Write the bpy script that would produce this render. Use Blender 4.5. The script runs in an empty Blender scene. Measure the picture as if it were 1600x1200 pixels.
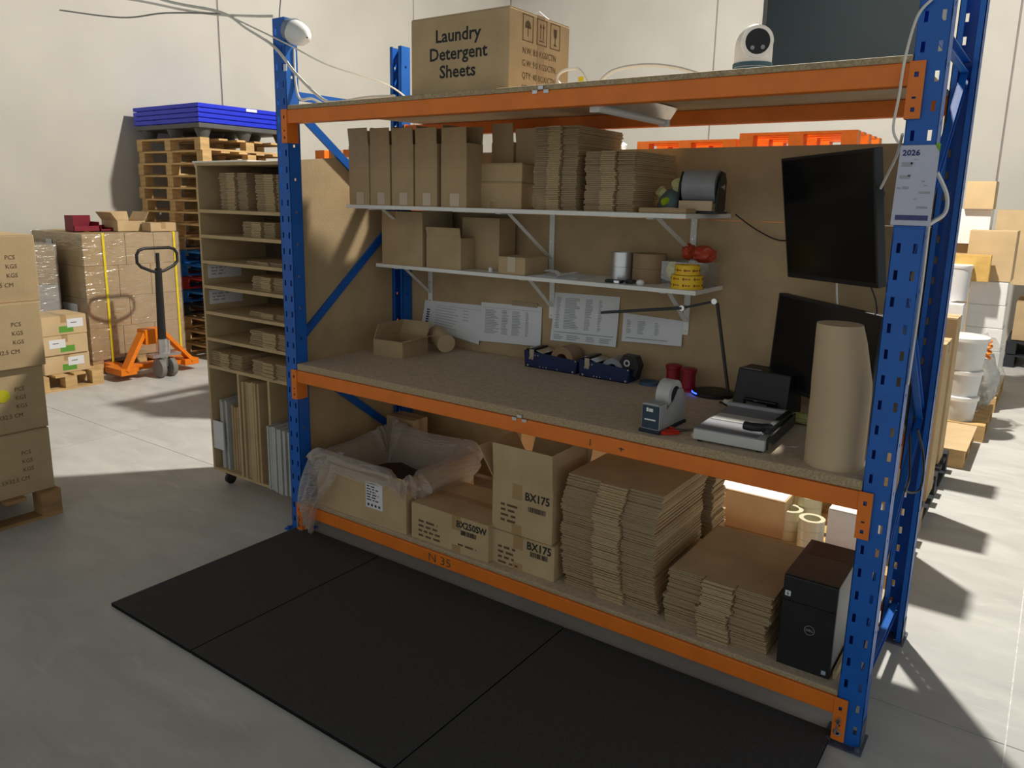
import bpy, bmesh, math, random
from mathutils import Vector, Matrix
random.seed(7)
scene = bpy.context.scene
C = scene.collection
PI = math.pi

# ------------------------------------------------------------------ camera
cd = bpy.data.cameras.new('camera'); cam = bpy.data.objects.new('camera', cd); C.objects.link(cam)
yaw, pitch, roll = -0.614, 0.2049, 0.0201
F = Vector((math.sin(yaw)*math.cos(pitch), math.cos(yaw)*math.cos(pitch), -math.sin(pitch)))
R0 = Vector((math.cos(yaw), -math.sin(yaw), 0)); U0 = R0.cross(F)
R1 = R0*math.cos(roll)+U0*math.sin(roll); U1 = U0*math.cos(roll)-R0*math.sin(roll)
M = Matrix((R1, U1, -F)).transposed().to_4x4(); M.translation = Vector((2.9991, -2.4209, 1.7026))
cam.matrix_world = M
cd.sensor_width = 36; cd.lens = 1205/1600*36; cd.shift_x = 0.68/1600; cd.shift_y = -37.77/1600
cd.clip_start = 0.05; cd.clip_end = 100
scene.camera = cam
# ------------------------------------------------------------------ world, exposure
w = bpy.data.worlds.new('world'); scene.world = w; w.use_nodes = True
WB = w.node_tree.nodes['Background']; WB.inputs[0].default_value = (0.95, 1.0, 0.98, 1); WB.inputs[1].default_value = 0.57
scene.view_settings.view_transform = 'Standard'; scene.view_settings.look = 'None'
scene.view_settings.gamma = 1; scene.view_settings.use_curve_mapping = False
scene.view_settings.exposure = 0.0
LAMPS = [((1.15, 3.1, 5.6), 1950)]   # the ceiling lamps (built further down)
LAMP_COL = (1.0, 0.945, 0.83)

# ------------------------------------------------------------------ materials
MATS = {}
def mat(name, col, rough=.6, metal=0., var=.12, scale=14., bump=.0, bscale=60., spec=.4, emit=None, alpha=1., trans=0., coat=0., stretch=None, coord='Object'):
    if name in MATS: return MATS[name]
    m = bpy.data.materials.new(name); m.use_nodes = True; nt = m.node_tree; N = nt.nodes; L = nt.links
    b = N['Principled BSDF']
    b.inputs['Roughness'].default_value = rough; b.inputs['Metallic'].default_value = metal
    b.inputs['Specular IOR Level'].default_value = spec; b.inputs['Alpha'].default_value = alpha
    b.inputs['Transmission Weight'].default_value = trans; b.inputs['Coat Weight'].default_value = coat
    tc = N.new('ShaderNodeTexCoord'); src = tc.outputs[coord]
    if stretch:
        mp = N.new('ShaderNodeMapping'); mp.inputs['Scale'].default_value = stretch; L.new(src, mp.inputs[0]); src = mp.outputs[0]
    n = N.new('ShaderNodeTexNoise'); n.inputs['Scale'].default_value = scale; n.inputs['Detail'].default_value = 5; L.new(src, n.inputs['Vector'])
    r = N.new('ShaderNodeValToRGB'); e = r.color_ramp.elements
    e[0].position = .3; e[1].position = .7
    e[0].color = tuple(max(0, c*(1-var)) for c in col)+(1,); e[1].color = tuple(min(1, c*(1+var)) for c in col)+(1,)
    L.new(n.outputs['Fac'], r.inputs[0]); L.new(r.outputs[0], b.inputs['Base Color'])
    if bump:
        n2 = N.new('ShaderNodeTexNoise'); n2.inputs['Scale'].default_value = bscale; n2.inputs['Detail'].default_value = 4; L.new(src, n2.inputs['Vector'])
        bp = N.new('ShaderNodeBump'); bp.inputs['Strength'].default_value = bump; bp.inputs['Distance'].default_value = .01
        L.new(n2.outputs['Fac'], bp.inputs['Height']); L.new(bp.outputs[0], b.inputs['Normal'])
    if emit:
        b.inputs['Emission Color'].default_value = tuple(emit[:3])+(1,); b.inputs['Emission Strength'].default_value = emit[3]
    MATS[name] = m
    return m

def floor_mat():
    m = bpy.data.materials.new('concrete_floor'); m.use_nodes = True; nt = m.node_tree; N = nt.nodes; L = nt.links
    b = N['Principled BSDF']; tc = N.new('ShaderNodeTexCoord')
    mp = N.new('ShaderNodeMapping'); mp.inputs['Scale'].default_value = (1.0, 2.2, 1); mp.inputs['Rotation'].default_value = (0, 0, .5)
    L.new(tc.outputs['Object'], mp.inputs[0])
    n = N.new('ShaderNodeTexNoise'); n.inputs['Scale'].default_value = 2.2; n.inputs['Detail'].default_value = 8; n.inputs['Distortion'].default_value = .8
    L.new(mp.outputs[0], n.inputs['Vector'])
    r = N.new('ShaderNodeValToRGB'); e = r.color_ramp.elements
    e[0].position = .3; e[0].color = (.47, .47, .46, 1); e[1].position = .72; e[1].color = (.60, .60, .585, 1)
    L.new(n.outputs['Fac'], r.inputs[0])
    # pale smears and scuffs
    mp2 = N.new('ShaderNodeMapping'); mp2.inputs['Scale'].default_value = (1.2, 5.5, 1); mp2.inputs['Rotation'].default_value = (0, 0, .9); L.new(tc.outputs['Object'], mp2.inputs[0])
    n2 = N.new('ShaderNodeTexNoise'); n2.inputs['Scale'].default_value = 2.6; n2.inputs['Detail'].default_value = 6; n2.inputs['Distortion'].default_value = 1.5; L.new(mp2.outputs[0], n2.inputs['Vector'])
    r2 = N.new('ShaderNodeValToRGB'); r2.color_ramp.elements[0].position = .60; r2.color_ramp.elements[1].position = .74; L.new(n2.outputs['Fac'], r2.inputs[0])
    mx = N.new('ShaderNodeMixRGB'); mx.inputs[2].default_value = (.70, .70, .69, 1)
    mu = N.new('ShaderNodeMath'); mu.operation = 'MULTIPLY'; mu.inputs[1].default_value = .45; L.new(r2.outputs[0], mu.inputs[0])
    L.new(mu.outputs[0], mx.inputs[0]); L.new(r.outputs[0], mx.inputs[1]); L.new(mx.outputs[0], b.inputs['Base Color'])
    rr = N.new('ShaderNodeMapRange'); rr.inputs[3].default_value = .42; rr.inputs[4].default_value = .62; L.new(n2.outputs['Fac'], rr.inputs[0]); L.new(rr.outputs[0], b.inputs['Roughness'])
    n3 = N.new('ShaderNodeTexNoise'); n3.inputs['Scale'].default_value = 40; n3.inputs['Detail'].default_value = 5; L.new(tc.outputs['Object'], n3.inputs['Vector'])
    bp = N.new('ShaderNodeBump'); bp.inputs['Strength'].default_value = .08; bp.inputs['Distance'].default_value = .01; L.new(n3.outputs['Fac'], bp.inputs['Height']); L.new(bp.outputs[0], b.inputs['Normal'])
    b.inputs['Specular IOR Level'].default_value = .35
    return m

CARD  = mat('cardboard', (.50, .365, .21), .85, var=.10, scale=6, bump=.08, bscale=90, spec=.15)
CARD2 = mat('cardboard_dull', (.44, .32, .185), .88, var=.10, scale=7, bump=.08, bscale=90, spec=.12)
CARD3 = mat('cardboard_pale', (.58, .43, .25), .85, var=.08, scale=5, bump=.05, bscale=80, spec=.15)
CARDE = mat('corrugated_edge', (.40, .255, .13), .9, var=.35, scale=55, spec=.1, stretch=(1, 1, 6))
CARDG = mat('grey_board', (.46, .46, .45), .85, var=.08, scale=8, spec=.15)
KRAFT = mat('kraft_paper', (.54, .41, .265), .8, var=.05, scale=5, spec=.2)
TAPE  = mat('packing_tape', (.42, .27, .13), .25, var=.06, scale=9, spec=.6)
BLUE  = mat('blue_rack_paint', (.004, .11, .48), .42, var=.10, scale=9, bump=.03, bscale=40, spec=.45)
ORANGE = mat('orange_rack_paint', (.78, .19, .016), .45, var=.08, scale=9, bump=.03, bscale=40, spec=.45)
GALV  = mat('zinc_steel', (.55, .56, .57), .35, .85, var=.1, scale=20)
STEEL = mat('bright_steel', (.75, .75, .76), .25, 1.0, var=.05)
PBOARD = mat('particle_board', (.56, .45, .335), .7, var=.14, scale=60, bump=.05, bscale=120, spec=.25)
PEDGE = mat('particle_board_edge', (.40, .31, .19), .85, var=.3, scale=140, bump=.2, bscale=150, spec=.15)
MDF   = mat('raw_fibreboard', (.52, .39, .22), .8, var=.08, scale=12, spec=.2)
WOOD  = mat('pallet_pine', (.56, .37, .17), .8, var=.22, scale=5, bump=.1, bscale=30, spec=.2, stretch=(1, 1, 5))
WOODD = mat('old_pallet_wood', (.36, .22, .10), .85, var=.25, scale=5, bump=.12, bscale=30, spec=.2, stretch=(1, 1, 5))
WHITE = mat('white_laminate', (.78, .78, .75), .4, var=.03, spec=.4)
WPLAS = mat('white_plastic', (.80, .80, .79), .35, var=.02, spec=.5)
WCARD = mat('white_carton', (.80, .80, .79), .7, var=.03, spec=.25)
PAPER = mat('white_paper', (.72, .73, .76), .8, var=.03, scale=8, spec=.2)
PRINT = mat('grey_print', (.33, .34, .37), .8, var=.1)
INK   = mat('black_ink', (.02, .02, .022), .7, var=.1)
INKB  = mat('faded_ink', (.12, .075, .04), .8, var=.2)
NAVY  = mat('navy_print', (.03, .03, .16), .7, var=.1)
BLACK = mat('black_plastic', (.014, .014, .016), .45, var=.15, spec=.4)
SCREEN = mat('dark_screen', (.006, .007, .008), .2, var=.1, spec=.35)
DARKG = mat('charcoal_plastic', (.03, .033, .036), .5, var=.12, spec=.4)
RUBBER = mat('rubber_mat', (.058, .058, .060), .85, var=.22, scale=220, bump=.15, bscale=260, spec=.2)
RUBEDGE = mat('rubber_mat_edge', (.012, .012, .013), .95, var=.3, scale=200, bump=.5, bscale=250, spec=.1)
REDP  = mat('red_plastic', (.30, .012, .022), .45, var=.1)
DRED  = mat('dark_red_bin', (.20, .008, .025), .5, var=.1)
YELLOW = mat('yellow_tape', (.82, .52, .015), .35, var=.05)
YELST = mat('yellow_strap', (.78, .62, .02), .5, var=.1)
YDOT  = mat('yellow_dot', (.60, .55, .02), .6, var=.05)
GREENP = mat('green_print', (.11, .32, .04), .7, var=.1)
LIME  = mat('lime_cloth', (.35, .38, .13), .8, var=.2, scale=30)
BLUEP = mat('blue_pallet_plastic', (.012, .03, .62), .4, var=.06)
BLUEW = mat('blue_pallet_paint', (.01, .16, .50), .7, var=.2)
REDW  = mat('red_pallet_paint', (.45, .03, .02), .7, var=.2)
BLKW  = mat('black_pallet', (.02, .022, .03), .6, var=.2)
GREYPP = mat('dark_grey_pallet', (.09, .09, .09), .5, var=.1)
ORANGEP = mat('orange_pallet_plastic', (.78, .17, .01), .5, var=.12)
JACKO = mat('jack_orange', (.80, .20, .005), .4, var=.06)
NAVYBOX = mat('navy_box', (.006, .018, .085), .4, var=.15)
BLUEFLAT = mat('blue_tape_roll', (.045, .10, .17), .4, var=.1)
CABLEW = mat('white_cable', (.72, .70, .64), .5, var=.05)
CABLEB = mat('black_cable', (.012, .012, .012), .5, var=.1)
CONC  = mat('concrete_wall', (.54, .52, .475), .9, var=.05, scale=1.3, bump=.05, bscale=25, spec=.15)
CONC2 = mat('concrete_wall_back', (.52, .505, .47), .9, var=.05, scale=1.3, bump=.05, bscale=25, spec=.15)
JOINT = mat('joint_sealant', (.26, .235, .225), .9, var=.1)
JOINTF = mat('floor_joint', (.22, .22, .21), .9, var=.3)
CHALK = mat('pale_joint_dust', (.72, .72, .71), .9, var=.2, scale=40)
CLEART = mat('clear_tape', (.70, .68, .50), .15, var=.04, spec=.6)
TEAL  = mat('teal_strap', (.06, .13, .17), .7, var=.15)
GLOVE = mat('grey_mask_fabric', (.11, .16, .17), .7, var=.15, scale=20)
NEON  = mat('neon_trim', (.40, .60, .02), .5, var=.05)
BLUELED = mat('blue_led', (.01, .02, .4), .4, emit=(.02, .06, 1., 6.))
GLASSD = mat('dark_window_glass', (.014, .020, .024), .55, var=.3, scale=.5, spec=.12)
FLOOR = floor_mat()

def film_mat(name, tint, opac, bumpscale, rough=.2, bump=.5, glo=.10):
    m = bpy.data.materials.new(name); m.use_nodes = True; nt = m.node_tree; N = nt.nodes; L = nt.links
    N.remove(N['Principled BSDF']); out = N['Material Output']
    tr = N.new('ShaderNodeBsdfTransparent'); tr.inputs[0].default_value = (.97, .97, .96, 1)
    df = N.new('ShaderNodeBsdfDiffuse'); df.inputs[0].default_value = tint+(1,)
    tl = N.new('ShaderNodeBsdfTranslucent'); tl.inputs[0].default_value = tint+(1,)
    gl = N.new('ShaderNodeBsdfGlossy'); gl.inputs['Roughness'].default_value = rough
    tc = N.new('ShaderNodeTexCoord'); mp = N.new('ShaderNodeMapping'); mp.inputs['Scale'].default_value = (1, .8, 4.0); mp.inputs['Rotation'].default_value = (.55, .2, 0)
    n = N.new('ShaderNodeTexNoise'); n.inputs['Scale'].default_value = bumpscale; n.inputs['Detail'].default_value = 3; L.new(tc.outputs['Object'], mp.inputs[0]); L.new(mp.outputs[0], n.inputs['Vector'])
    bp = N.new('ShaderNodeBump'); bp.inputs['Strength'].default_value = bump; bp.inputs['Distance'].default_value = .03; L.new(n.outputs['Fac'], bp.inputs['Height'])
    for s in (df, gl, tl): L.new(bp.outputs[0], s.inputs['Normal'])
    mm = N.new('ShaderNodeMixShader'); mm.inputs[0].default_value = .4; L.new(df.outputs[0], mm.inputs[1]); L.new(tl.outputs[0], mm.inputs[2])
    m1 = N.new('ShaderNodeMixShader'); m1.inputs[0].default_value = opac; L.new(tr.outputs[0], m1.inputs[1]); L.new(mm.outputs[0], m1.inputs[2])
    m2 = N.new('ShaderNodeMixShader'); m2.inputs[0].default_value = glo; L.new(m1.outputs[0], m2.inputs[1]); L.new(gl.outputs[0], m2.inputs[2])
    L.new(m2.outputs[0], out.inputs[0]); MATS[name] = m
    return m
FILM = film_mat('stretch_wrap', (.8, .8, .78), .05, 6, .18, .8, .18)
LINER = film_mat('plastic_liner', (.80, .72, .69), .42, 26, .25, .6)
CLEARP = film_mat('clear_plastic', (.8, .8, .8), .12, 10, .15, .1)

# ------------------------------------------------------------------ mesh helpers
class G:
    """collects faces of one mesh"""
    def __init__(s): s.v = []; s.f = []
    def add(s, vs, fs, mx=None):
        o = len(s.v)
        s.v += [tuple(mx @ Vector(p)) if mx else tuple(p) for p in vs]
        s.f += [tuple(i+o for i in f) for f in fs]; return s
    def box(s, x0, x1, y0, y1, z0, z1, mx=None):
        return s.add([(x0,y0,z0),(x1,y0,z0),(x1,y1,z0),(x0,y1,z0),(x0,y0,z1),(x1,y0,z1),(x1,y1,z1),(x0,y1,z1)],
                     [(0,3,2,1),(4,5,6,7),(0,1,5,4),(1,2,6,5),(2,3,7,6),(3,0,4,7)], mx)
    def cyl(s, p0, p1, r0, r1=None, n=20, cap=True):
        r1 = r0 if r1 is None else r1
        p0 = Vector(p0); p1 = Vector(p1); a = (p1-p0).normalized(); u = a.orthogonal().normalized(); w_ = a.cross(u)
        vs = [p0+(u*math.cos(t)+w_*math.sin(t))*r0 for t in [2*PI*i/n for i in range(n)]]+[p1+(u*math.cos(t)+w_*math.sin(t))*r1 for t in [2*PI*i/n for i in range(n)]]
        fs = [(i,(i+1)%n,n+(i+1)%n,n+i) for i in range(n)]
        if cap: fs += [tuple(range(n))[::-1], tuple(range(n,2*n))]
        return s.add(vs, fs)
    def ring(s, p0, p1, ro, ri, n=28):
        p0 = Vector(p0); p1 = Vector(p1); a = (p1-p0).normalized(); u = a.orthogonal().normalized(); w_ = a.cross(u)
        vs = []
        for p, r in ((p0,ro),(p1,ro),(p1,ri),(p0,ri)):
            vs += [p+(u*math.cos(2*PI*i/n)+w_*math.sin(2*PI*i/n))*r for i in range(n)]
        fs = []
        for k in range(4):
            for i in range(n): fs.append((k*n+i, k*n+(i+1)%n, ((k+1)%4)*n+(i+1)%n, ((k+1)%4)*n+i))
        return s.add(vs, fs)
    def lathe(s, prof, n=28, c=(0,0,0), cap=True):
        vs = []; fs = []
        for r, z in prof: vs += [(c[0]+r*math.cos(2*PI*i/n), c[1]+r*math.sin(2*PI*i/n), c[2]+z) for i in range(n)]
        for k in range(len(prof)-1):
            for i in range(n): fs.append((k*n+i, k*n+(i+1)%n, (k+1)*n+(i+1)%n, (k+1)*n+i))
        if cap: fs += [tuple(range(n))[::-1], tuple(range((len(prof)-1)*n, len(prof)*n))]
        return s.add(vs, fs)
    def tube(s, path, r, n=8, closed=False, cap=True):
        P = [Vector(p) for p in path]; m = len(P); vs = []; fs = []; u = None
        for i, p in enumerate(P):
            a = (P[(i+1) % m]-P[i-1]) if closed else (P[min(i+1,m-1)]-P[max(i-1,0)])
            a.normalize()
            u = a.orthogonal().normalized() if u is None else (u-a*u.dot(a)).normalized()
            w_ = a.cross(u)
            vs += [p+(u*math.cos(2*PI*k/n)+w_*math.sin(2*PI*k/n))*r for k in range(n)]
        for i in range(m if closed else m-1):
            j = (i+1) % m
            for k in range(n): fs.append((i*n+k, i*n+(k+1)%n, j*n+(k+1)%n, j*n+k))
        if cap and not closed: fs += [tuple(range(n))[::-1], tuple(range((m-1)*n, m*n))]
        return s.add(vs, fs)
    def prism(s, poly, d, mx=None):
        """poly in local xy, extruded along z by d"""
        n = len(poly)
        return s.add([(x,y,0) for x,y in poly]+[(x,y,d) for x,y in poly],
                     [tuple(range(n))[::-1], tuple(range(n,2*n))]+[(i,(i+1)%n,n+(i+1)%n,n+i) for i in range(n)], mx)
    def bar(s, p0, p1, wid, dep, side):
        """straight bar from p0 to p1; side = direction of its width"""
        p0 = Vector(p0); p1 = Vector(p1); a = (p1-p0).normalized(); side = Vector(side); side = (side-a*side.dot(a)).normalized(); t = a.cross(side)
        vs = [p+side*sx*wid/2+t*sy*dep/2 for p in (p0,p1) for sx, sy in ((-1,-1),(1,-1),(1,1),(-1,1))]
        return s.add(vs, [(0,3,2,1),(4,5,6,7),(0,1,5,4),(1,2,6,5),(2,3,7,6),(3,0,4,7)])
    def quad(s, a, b, c, d): return s.add([a,b,c,d], [(0,1,2,3)])
    def perf(s, xs, zs, holes, th, mx):
        """thin plate in local xz with rectangular holes at the (i,k) cells named in holes; thickness th along y"""
        nx, nz = len(xs), len(zs); idx = lambda i,k,l: (l*nz+k)*nx+i
        vs = [(x, l*th, z) for l in (0,1) for z in zs for x in xs]; fs = []
        solid = lambda i,k: 0 <= i < nx-1 and 0 <= k < nz-1 and (i,k) not in holes
        for k in range(nz-1):
            for i in range(nx-1):
                if not solid(i,k): continue
                fs.append((idx(i,k,0),idx(i+1,k,0),idx(i+1,k+1,0),idx(i,k+1,0)))
                fs.append((idx(i,k,1),idx(i,k+1,1),idx(i+1,k+1,1),idx(i+1,k,1)))
                if not solid(i-1,k): fs.append((idx(i,k,0),idx(i,k+1,0),idx(i,k+1,1),idx(i,k,1)))
                if not solid(i+1,k): fs.append((idx(i+1,k,0),idx(i+1,k,1),idx(i+1,k+1,1),idx(i+1,k+1,0)))
                if not solid(i,k-1): fs.append((idx(i,k,0),idx(i,k,1),idx(i+1,k,1),idx(i+1,k,0)))
                if not solid(i,k+1): fs.append((idx(i,k+1,0),idx(i+1,k+1,0),idx(i+1,k+1,1),idx(i,k+1,1)))
        return s.add(vs, fs, mx)
    def build(s, name, m, parent=None, smooth=False, bevel=0, seg=2, loc=None, rz=0, thick=0):
        me = bpy.data.meshes.new(name); me.from_pydata(s.v, [], s.f); me.update()
        if bevel or thick:
            bm = bmesh.new(); bm.from_mesh(me)
            if bevel:
                bmesh.ops.recalc_face_normals(bm, faces=bm.faces)
                es = [e for e in bm.edges if len(e.link_faces) == 2 and e.calc_face_angle(0) > .6]
                bmesh.ops.bevel(bm, geom=es, offset=bevel, segments=seg, profile=.6, affect='EDGES', clamp_overlap=True)
            if thick: bmesh.ops.solidify(bm, geom=bm.faces[:], thickness=thick)
            bm.to_mesh(me); bm.free()
        me.materials.append(m)
        if smooth:
            for p in me.polygons: p.use_smooth = True
            try: me.set_sharp_from_angle(angle=.7)
            except Exception: pass
        o = bpy.data.objects.new(name, me); C.objects.link(o)
        if parent: o.parent = parent
        if loc is not None: o.location = loc
        if rz: o.rotation_euler = (0,0,rz)
        return o

def tag(o, label=None, cat=None, group=None, kind=None):
    if label: o['label'] = label
    if cat: o['category'] = cat
    if group: o['group'] = group
    if kind: o['kind'] = kind
    return o
def thing(name, label, cat, loc=(0,0,0), rz=0, group=None):
    o = bpy.data.objects.new(name, None); C.objects.link(o); o.location = loc; o.rotation_euler = (0,0,rz); o.empty_display_size = .1
    return tag(o, label, cat, group)
def dup(root, loc, rz=None, label=None, group=None):
    r = root.copy(); C.objects.link(r); r.location = loc
    if rz is not None: r.rotation_euler = (0,0,rz)
    if label: r['label'] = label
    if group: r['group'] = group
    for ch in root.children:
        c = ch.copy(); C.objects.link(c); c.parent = r
        for g in ch.children:
            d = g.copy(); C.objects.link(d); d.parent = c
    return r
def struct(name, g, m, parent=None, **k):
    o = g.build(name, m, parent, **k)
    if not parent: o['kind'] = 'structure'
    return o
def B(x0, x1, y0, y1, z0, z1, mx=None): return G().box(x0, x1, y0, y1, z0, z1, mx)
def frame_mx(o, x, y):
    """matrix with origin o, local x and y axes given (world), z = x cross y"""
    x = Vector(x).normalized(); y = Vector(y); y = (y-x*y.dot(x)).normalized(); z = x.cross(y)
    m = Matrix((x, y, z)).transposed().to_4x4(); m.translation = Vector(o); return m
FRONT = lambda o: frame_mx(o, (1,0,0), (0,0,1))      # a face looking to -Y
RIGHT = lambda o: frame_mx(o, (0,1,0), (0,0,1))      # a face looking to +X
TOPF  = lambda o: frame_mx(o, (1,0,0), (0,1,0))      # a face looking up

def text(s, size, m, parent, mx, align='LEFT', sx=1., name='lettering', bold=.0):
    cu = bpy.data.curves.new(name, 'FONT'); cu.body = s; cu.size = size; cu.align_x = align; cu.offset = bold; cu.resolution_u = 2; cu.fill_mode = 'FRONT'
    cu.space_line = 1.0
    t = bpy.data.objects.new('tmp', cu); C.objects.link(t)
    dg = bpy.context.evaluated_depsgraph_get(); me = bpy.data.meshes.new_from_object(t.evaluated_get(dg))
    bpy.data.objects.remove(t)
    me.transform(Matrix.Diagonal((sx,1,1,1))); me.transform(mx)
    me.name = name; me.materials.clear(); me.materials.append(m)
    o = bpy.data.objects.new(name, me); C.objects.link(o); o.parent = parent
    return o
def marks(rects, m, parent, mx, name='printed_lines', th=.0004):
    g = G()
    for x, y, wd, h in rects: g.box(x, x+wd, y, y+h, 0, th, mx)
    o = g.build(name, m, parent); o['kind'] = 'stuff'
    return o
def scribble(x0, y0, wd, rows, lh, rnd, fill=.6):
    """little rows of word-like bars"""
    out = []
    for r in range(rows):
        x = 0; W_ = wd*rnd.uniform(.65, 1)
        while x < W_:
            l = min(rnd.uniform(.4, 1.4)*lh*2, W_-x); out.append((x0+x, y0-r*lh, l*.85, lh*.42)); x += l+lh*.35
    return out

# ------------------------------------------------------------------ the setting
XW, YW = -5.36, 9.2
floor = struct('floor', B(XW-.2, 9, -7, YW+.2, -.22, -.012), JOINTF)
xs = [XW-.2, -2.35, 3.06, 9]; ys = [-7, .32, 5.4, YW+.2]
for i in range(3):
    for j in range(3):
        struct('slab', B(xs[i]+.002, xs[i+1]-.002, ys[j]+.002, ys[j+1]-.002, -.012, 0), FLOOR, floor)
wl = struct('wall_left', B(XW-.2, XW-.012, -7, YW, 0, 9), JOINT)
yb = [-7, -3.3, .04, 3.38, 6.72, YW]
for a, b in zip(yb[:-1], yb[1:]): struct('wall_panel', B(XW-.012, XW, a+.012, b-.012, 0, 9), CONC, wl)
wb = struct('wall_back', B(XW-.2, 9, YW+.012, YW+.2, 0, 9), JOINT)
xb = [XW, -1.62, 2.2, 6.0, 9]
for a, b in zip(xb[:-1], xb[1:]): struct('wall_panel', B(a+.012, b-.012, YW, YW+.012, 0, 9), CONC2, wb)
struct('ceiling', B(XW-.2, 14, -12, YW+.2, 9, 9.1), mat('unseen_roof_dark', (.12, .12, .12), .7, var=.05))  # unseen roof, added oversized and dark to block ambient light from above
win = struct('window_1', B(-.86, 1.35, YW-.03, YW-.002, 3.55, 6.6), GLASSD)
g = G()
g.box(-.92, -.86, YW-.05, YW-.002, 3.49, 6.66); g.box(1.35, 1.41, YW-.05, YW-.002, 3.49, 6.66); g.box(-.86, 1.35, YW-.05, YW-.002, 3.49, 3.55); g.box(-.86, 1.35, YW-.05, YW-.002, 6.6, 6.66)
struct('window_frame', g, DARKG, win)
# the ceiling lamps that light the place
for i, (p, e) in enumerate(LAMPS):
    t = thing('high_bay_lamp', ['bell shaped ceiling lamp above the aisle behind the rack', 'bell shaped ceiling lamp nearest the back wall'][i], 'lamp', p, group='ceiling lamps')
    G().lathe([(.23, 0), (.24, .02), (.17, .16), (.10, .26), (.10, .40), (.03, .44)], 24, cap=False).build('reflector', GALV, t, smooth=True)
    G().cyl((0,0,.06), (0,0,.075), .16).build('diffuser', mat('lamp_diffuser', (.9, .9, .85), .4, emit=(1, .93, .8, 8)), t)
    G().cyl((0,0,.42), (0,0,9-p[2]), .008, n=8).build('hanger', GALV, t)
    ld = bpy.data.lights.new('lamp_light', 'SPOT'); ld.energy = e; ld.color = LAMP_COL; ld.shadow_soft_size = .11; ld.spot_size = PI; ld.spot_blend = .08
    lo = bpy.data.objects.new('lamp_light', ld); C.objects.link(lo); lo.parent = t; lo.location = (0,0,-.03)

struct('joint_filler', B(3.058, 3.062, -6.9, 8.9, -.012, -.0005), CHALK, floor)
# rubber mats
for (x0, x1, lab) in ((-.055, .518, 'narrow black rubber floor mat nearest the slotted shelf trolley'), (.522, 1.558, 'middle black rubber floor mat in front of the rack'), (1.562, 2.592, 'black rubber floor mat in front of the black computer tower')):
    m_ = B(x0, x1, -.965, .03, 0, .016).build('rubber_mat', RUBBER, None, bevel=.003)
    m_.data.materials.append(RUBEDGE)
    for p in m_.data.polygons:
        if p.normal.z < .7: p.material_index = 1
    tag(m_, lab, 'floor mat', 'rubber mats in front of the rack')

# ------------------------------------------------------------------ the pallet rack
W_, UW, UD, H = 2.6, .081, .07, 2.488
YR = .83
rack = thing('pallet_rack', 'blue and orange steel pallet rack with a workbench level and open bottom shelf', 'rack', (0,0,0))
PITCH = .0763
def upright(x0, yweb, sgn, name='upright'):
    """perforated C section; web at y=yweb, flanges running towards sgn*y"""
    g = G(); xs_ = [0, .014, .0245, .0565, .067, UW]; zs_ = [0]; holes = set(); k = 0; z = .05
    while z < H-.05:
        zs_ += [z, z+.028]; kk = len(zs_)-2; holes |= {(1, kk), (3, kk)}; z += PITCH
    zs_.append(H)
    th = .003
    g.perf(xs_, zs_, holes, th, Matrix.Translation((x0, yweb if sgn > 0 else yweb-th, 0)))
    # flanges with round-ish holes
    fx = [0, .028, .040, UD]; fz = [0]; fh = set(); z = .09
    while z < H-.05:
        fz += [z, z+.012]; fh.add((1, len(fz)-2)); z += PITCH*2
    fz.append(H)
    for xx in (x0, x0+UW-th):
        mx = Matrix.Translation((xx+th, yweb, 0)) @ Matrix.Rotation(PI/2, 4, 'Z') if sgn > 0 else Matrix.Translation((xx, yweb, 0)) @ Matrix.Rotation(-PI/2, 4, 'Z')
        g.perf(fx, fz, fh, th, mx)
    # lips
    yl = yweb+sgn*UD
    for xa, xc in ((x0, x0+.02), (x0+UW-.02, x0+UW)):
        g.box(xa, xc, min(yl, yl-sgn*th), max(yl, yl-sgn*th), 0, H)
    u = g.build(name, BLUE, rack)
    b = B(x0-.03, x0+UW+.01, min(yweb-sgn*.03, yweb+sgn*.09), max(yweb-sgn*.03, yweb+sgn*.09), 0, .006)
    b.box(x0-.002, x0+.001, min(yweb, yweb+sgn*.07), max(yweb, yweb+sgn*.07), .006, .09); b.box(x0+UW-.001, x0+UW+.002, min(yweb, yweb+sgn*.07), max(yweb, yweb+sgn*.07), .006, .09)
    for dx in (-.018, UW-.01): b.cyl((x0+dx+.005, yweb-sgn*.015, .006), (x0+dx+.005, yweb-sgn*.015, .018), .008, n=6)
    b.build('base_plate', BLUE if x0 < 0 else mat('scuffed_base_plate', (.10, .115, .16), .5, .3, var=.4, scale=25), u)
    return u
upright(-UW, 0, 1); upright(-UW, YR, -1); upright(W_, 0, 1); upright(W_, YR, -1)
def brace(x, a, b_, flat=False):
    """C channel brace between two (y,z) nodes at x"""
    p0 = Vector((x, a[0], a[1])); p1 = Vector((x, b_[0], b_[1])); g = G()
    d = (p1-p0).normalized(); n_ = Vector((1,0,0)).cross(d)
    if flat:
        g.bar(p0, p1, .04, .013, n_); g.build('brace', BLUE, rack); return
    g.bar(p0, p1, .04, .003, n_)
    g.bar(p0+n_*.0185+Vector((.011,0,0)), p1+n_*.0185+Vector((.011,0,0)), .003, .022, n_)
    g.bar(p0-n_*.0185+Vector((.011,0,0)), p1-n_*.0185+Vector((.011,0,0)), .003, .022, n_)
    g.build('brace', BLUE, rack)
for a, b_ in (((.04,2.165),(.79,2.165)), ((.03,2.17),(.79,1.60)), ((.79,1.58),(.03,.94)), ((.03,.92),(.79,.34)), ((.79,.32),(.04,.12))): brace(-.079, a, b_, True)
for a, b_ in (((.04,2.18),(.79,2.18)), ((.79,2.16),(.03,1.52)), ((.03,1.50),(.79,.93)), ((.79,.91),(.03,.34)), ((.79,.14),(.04,.14))): brace(W_+.03, a, b_)
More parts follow.
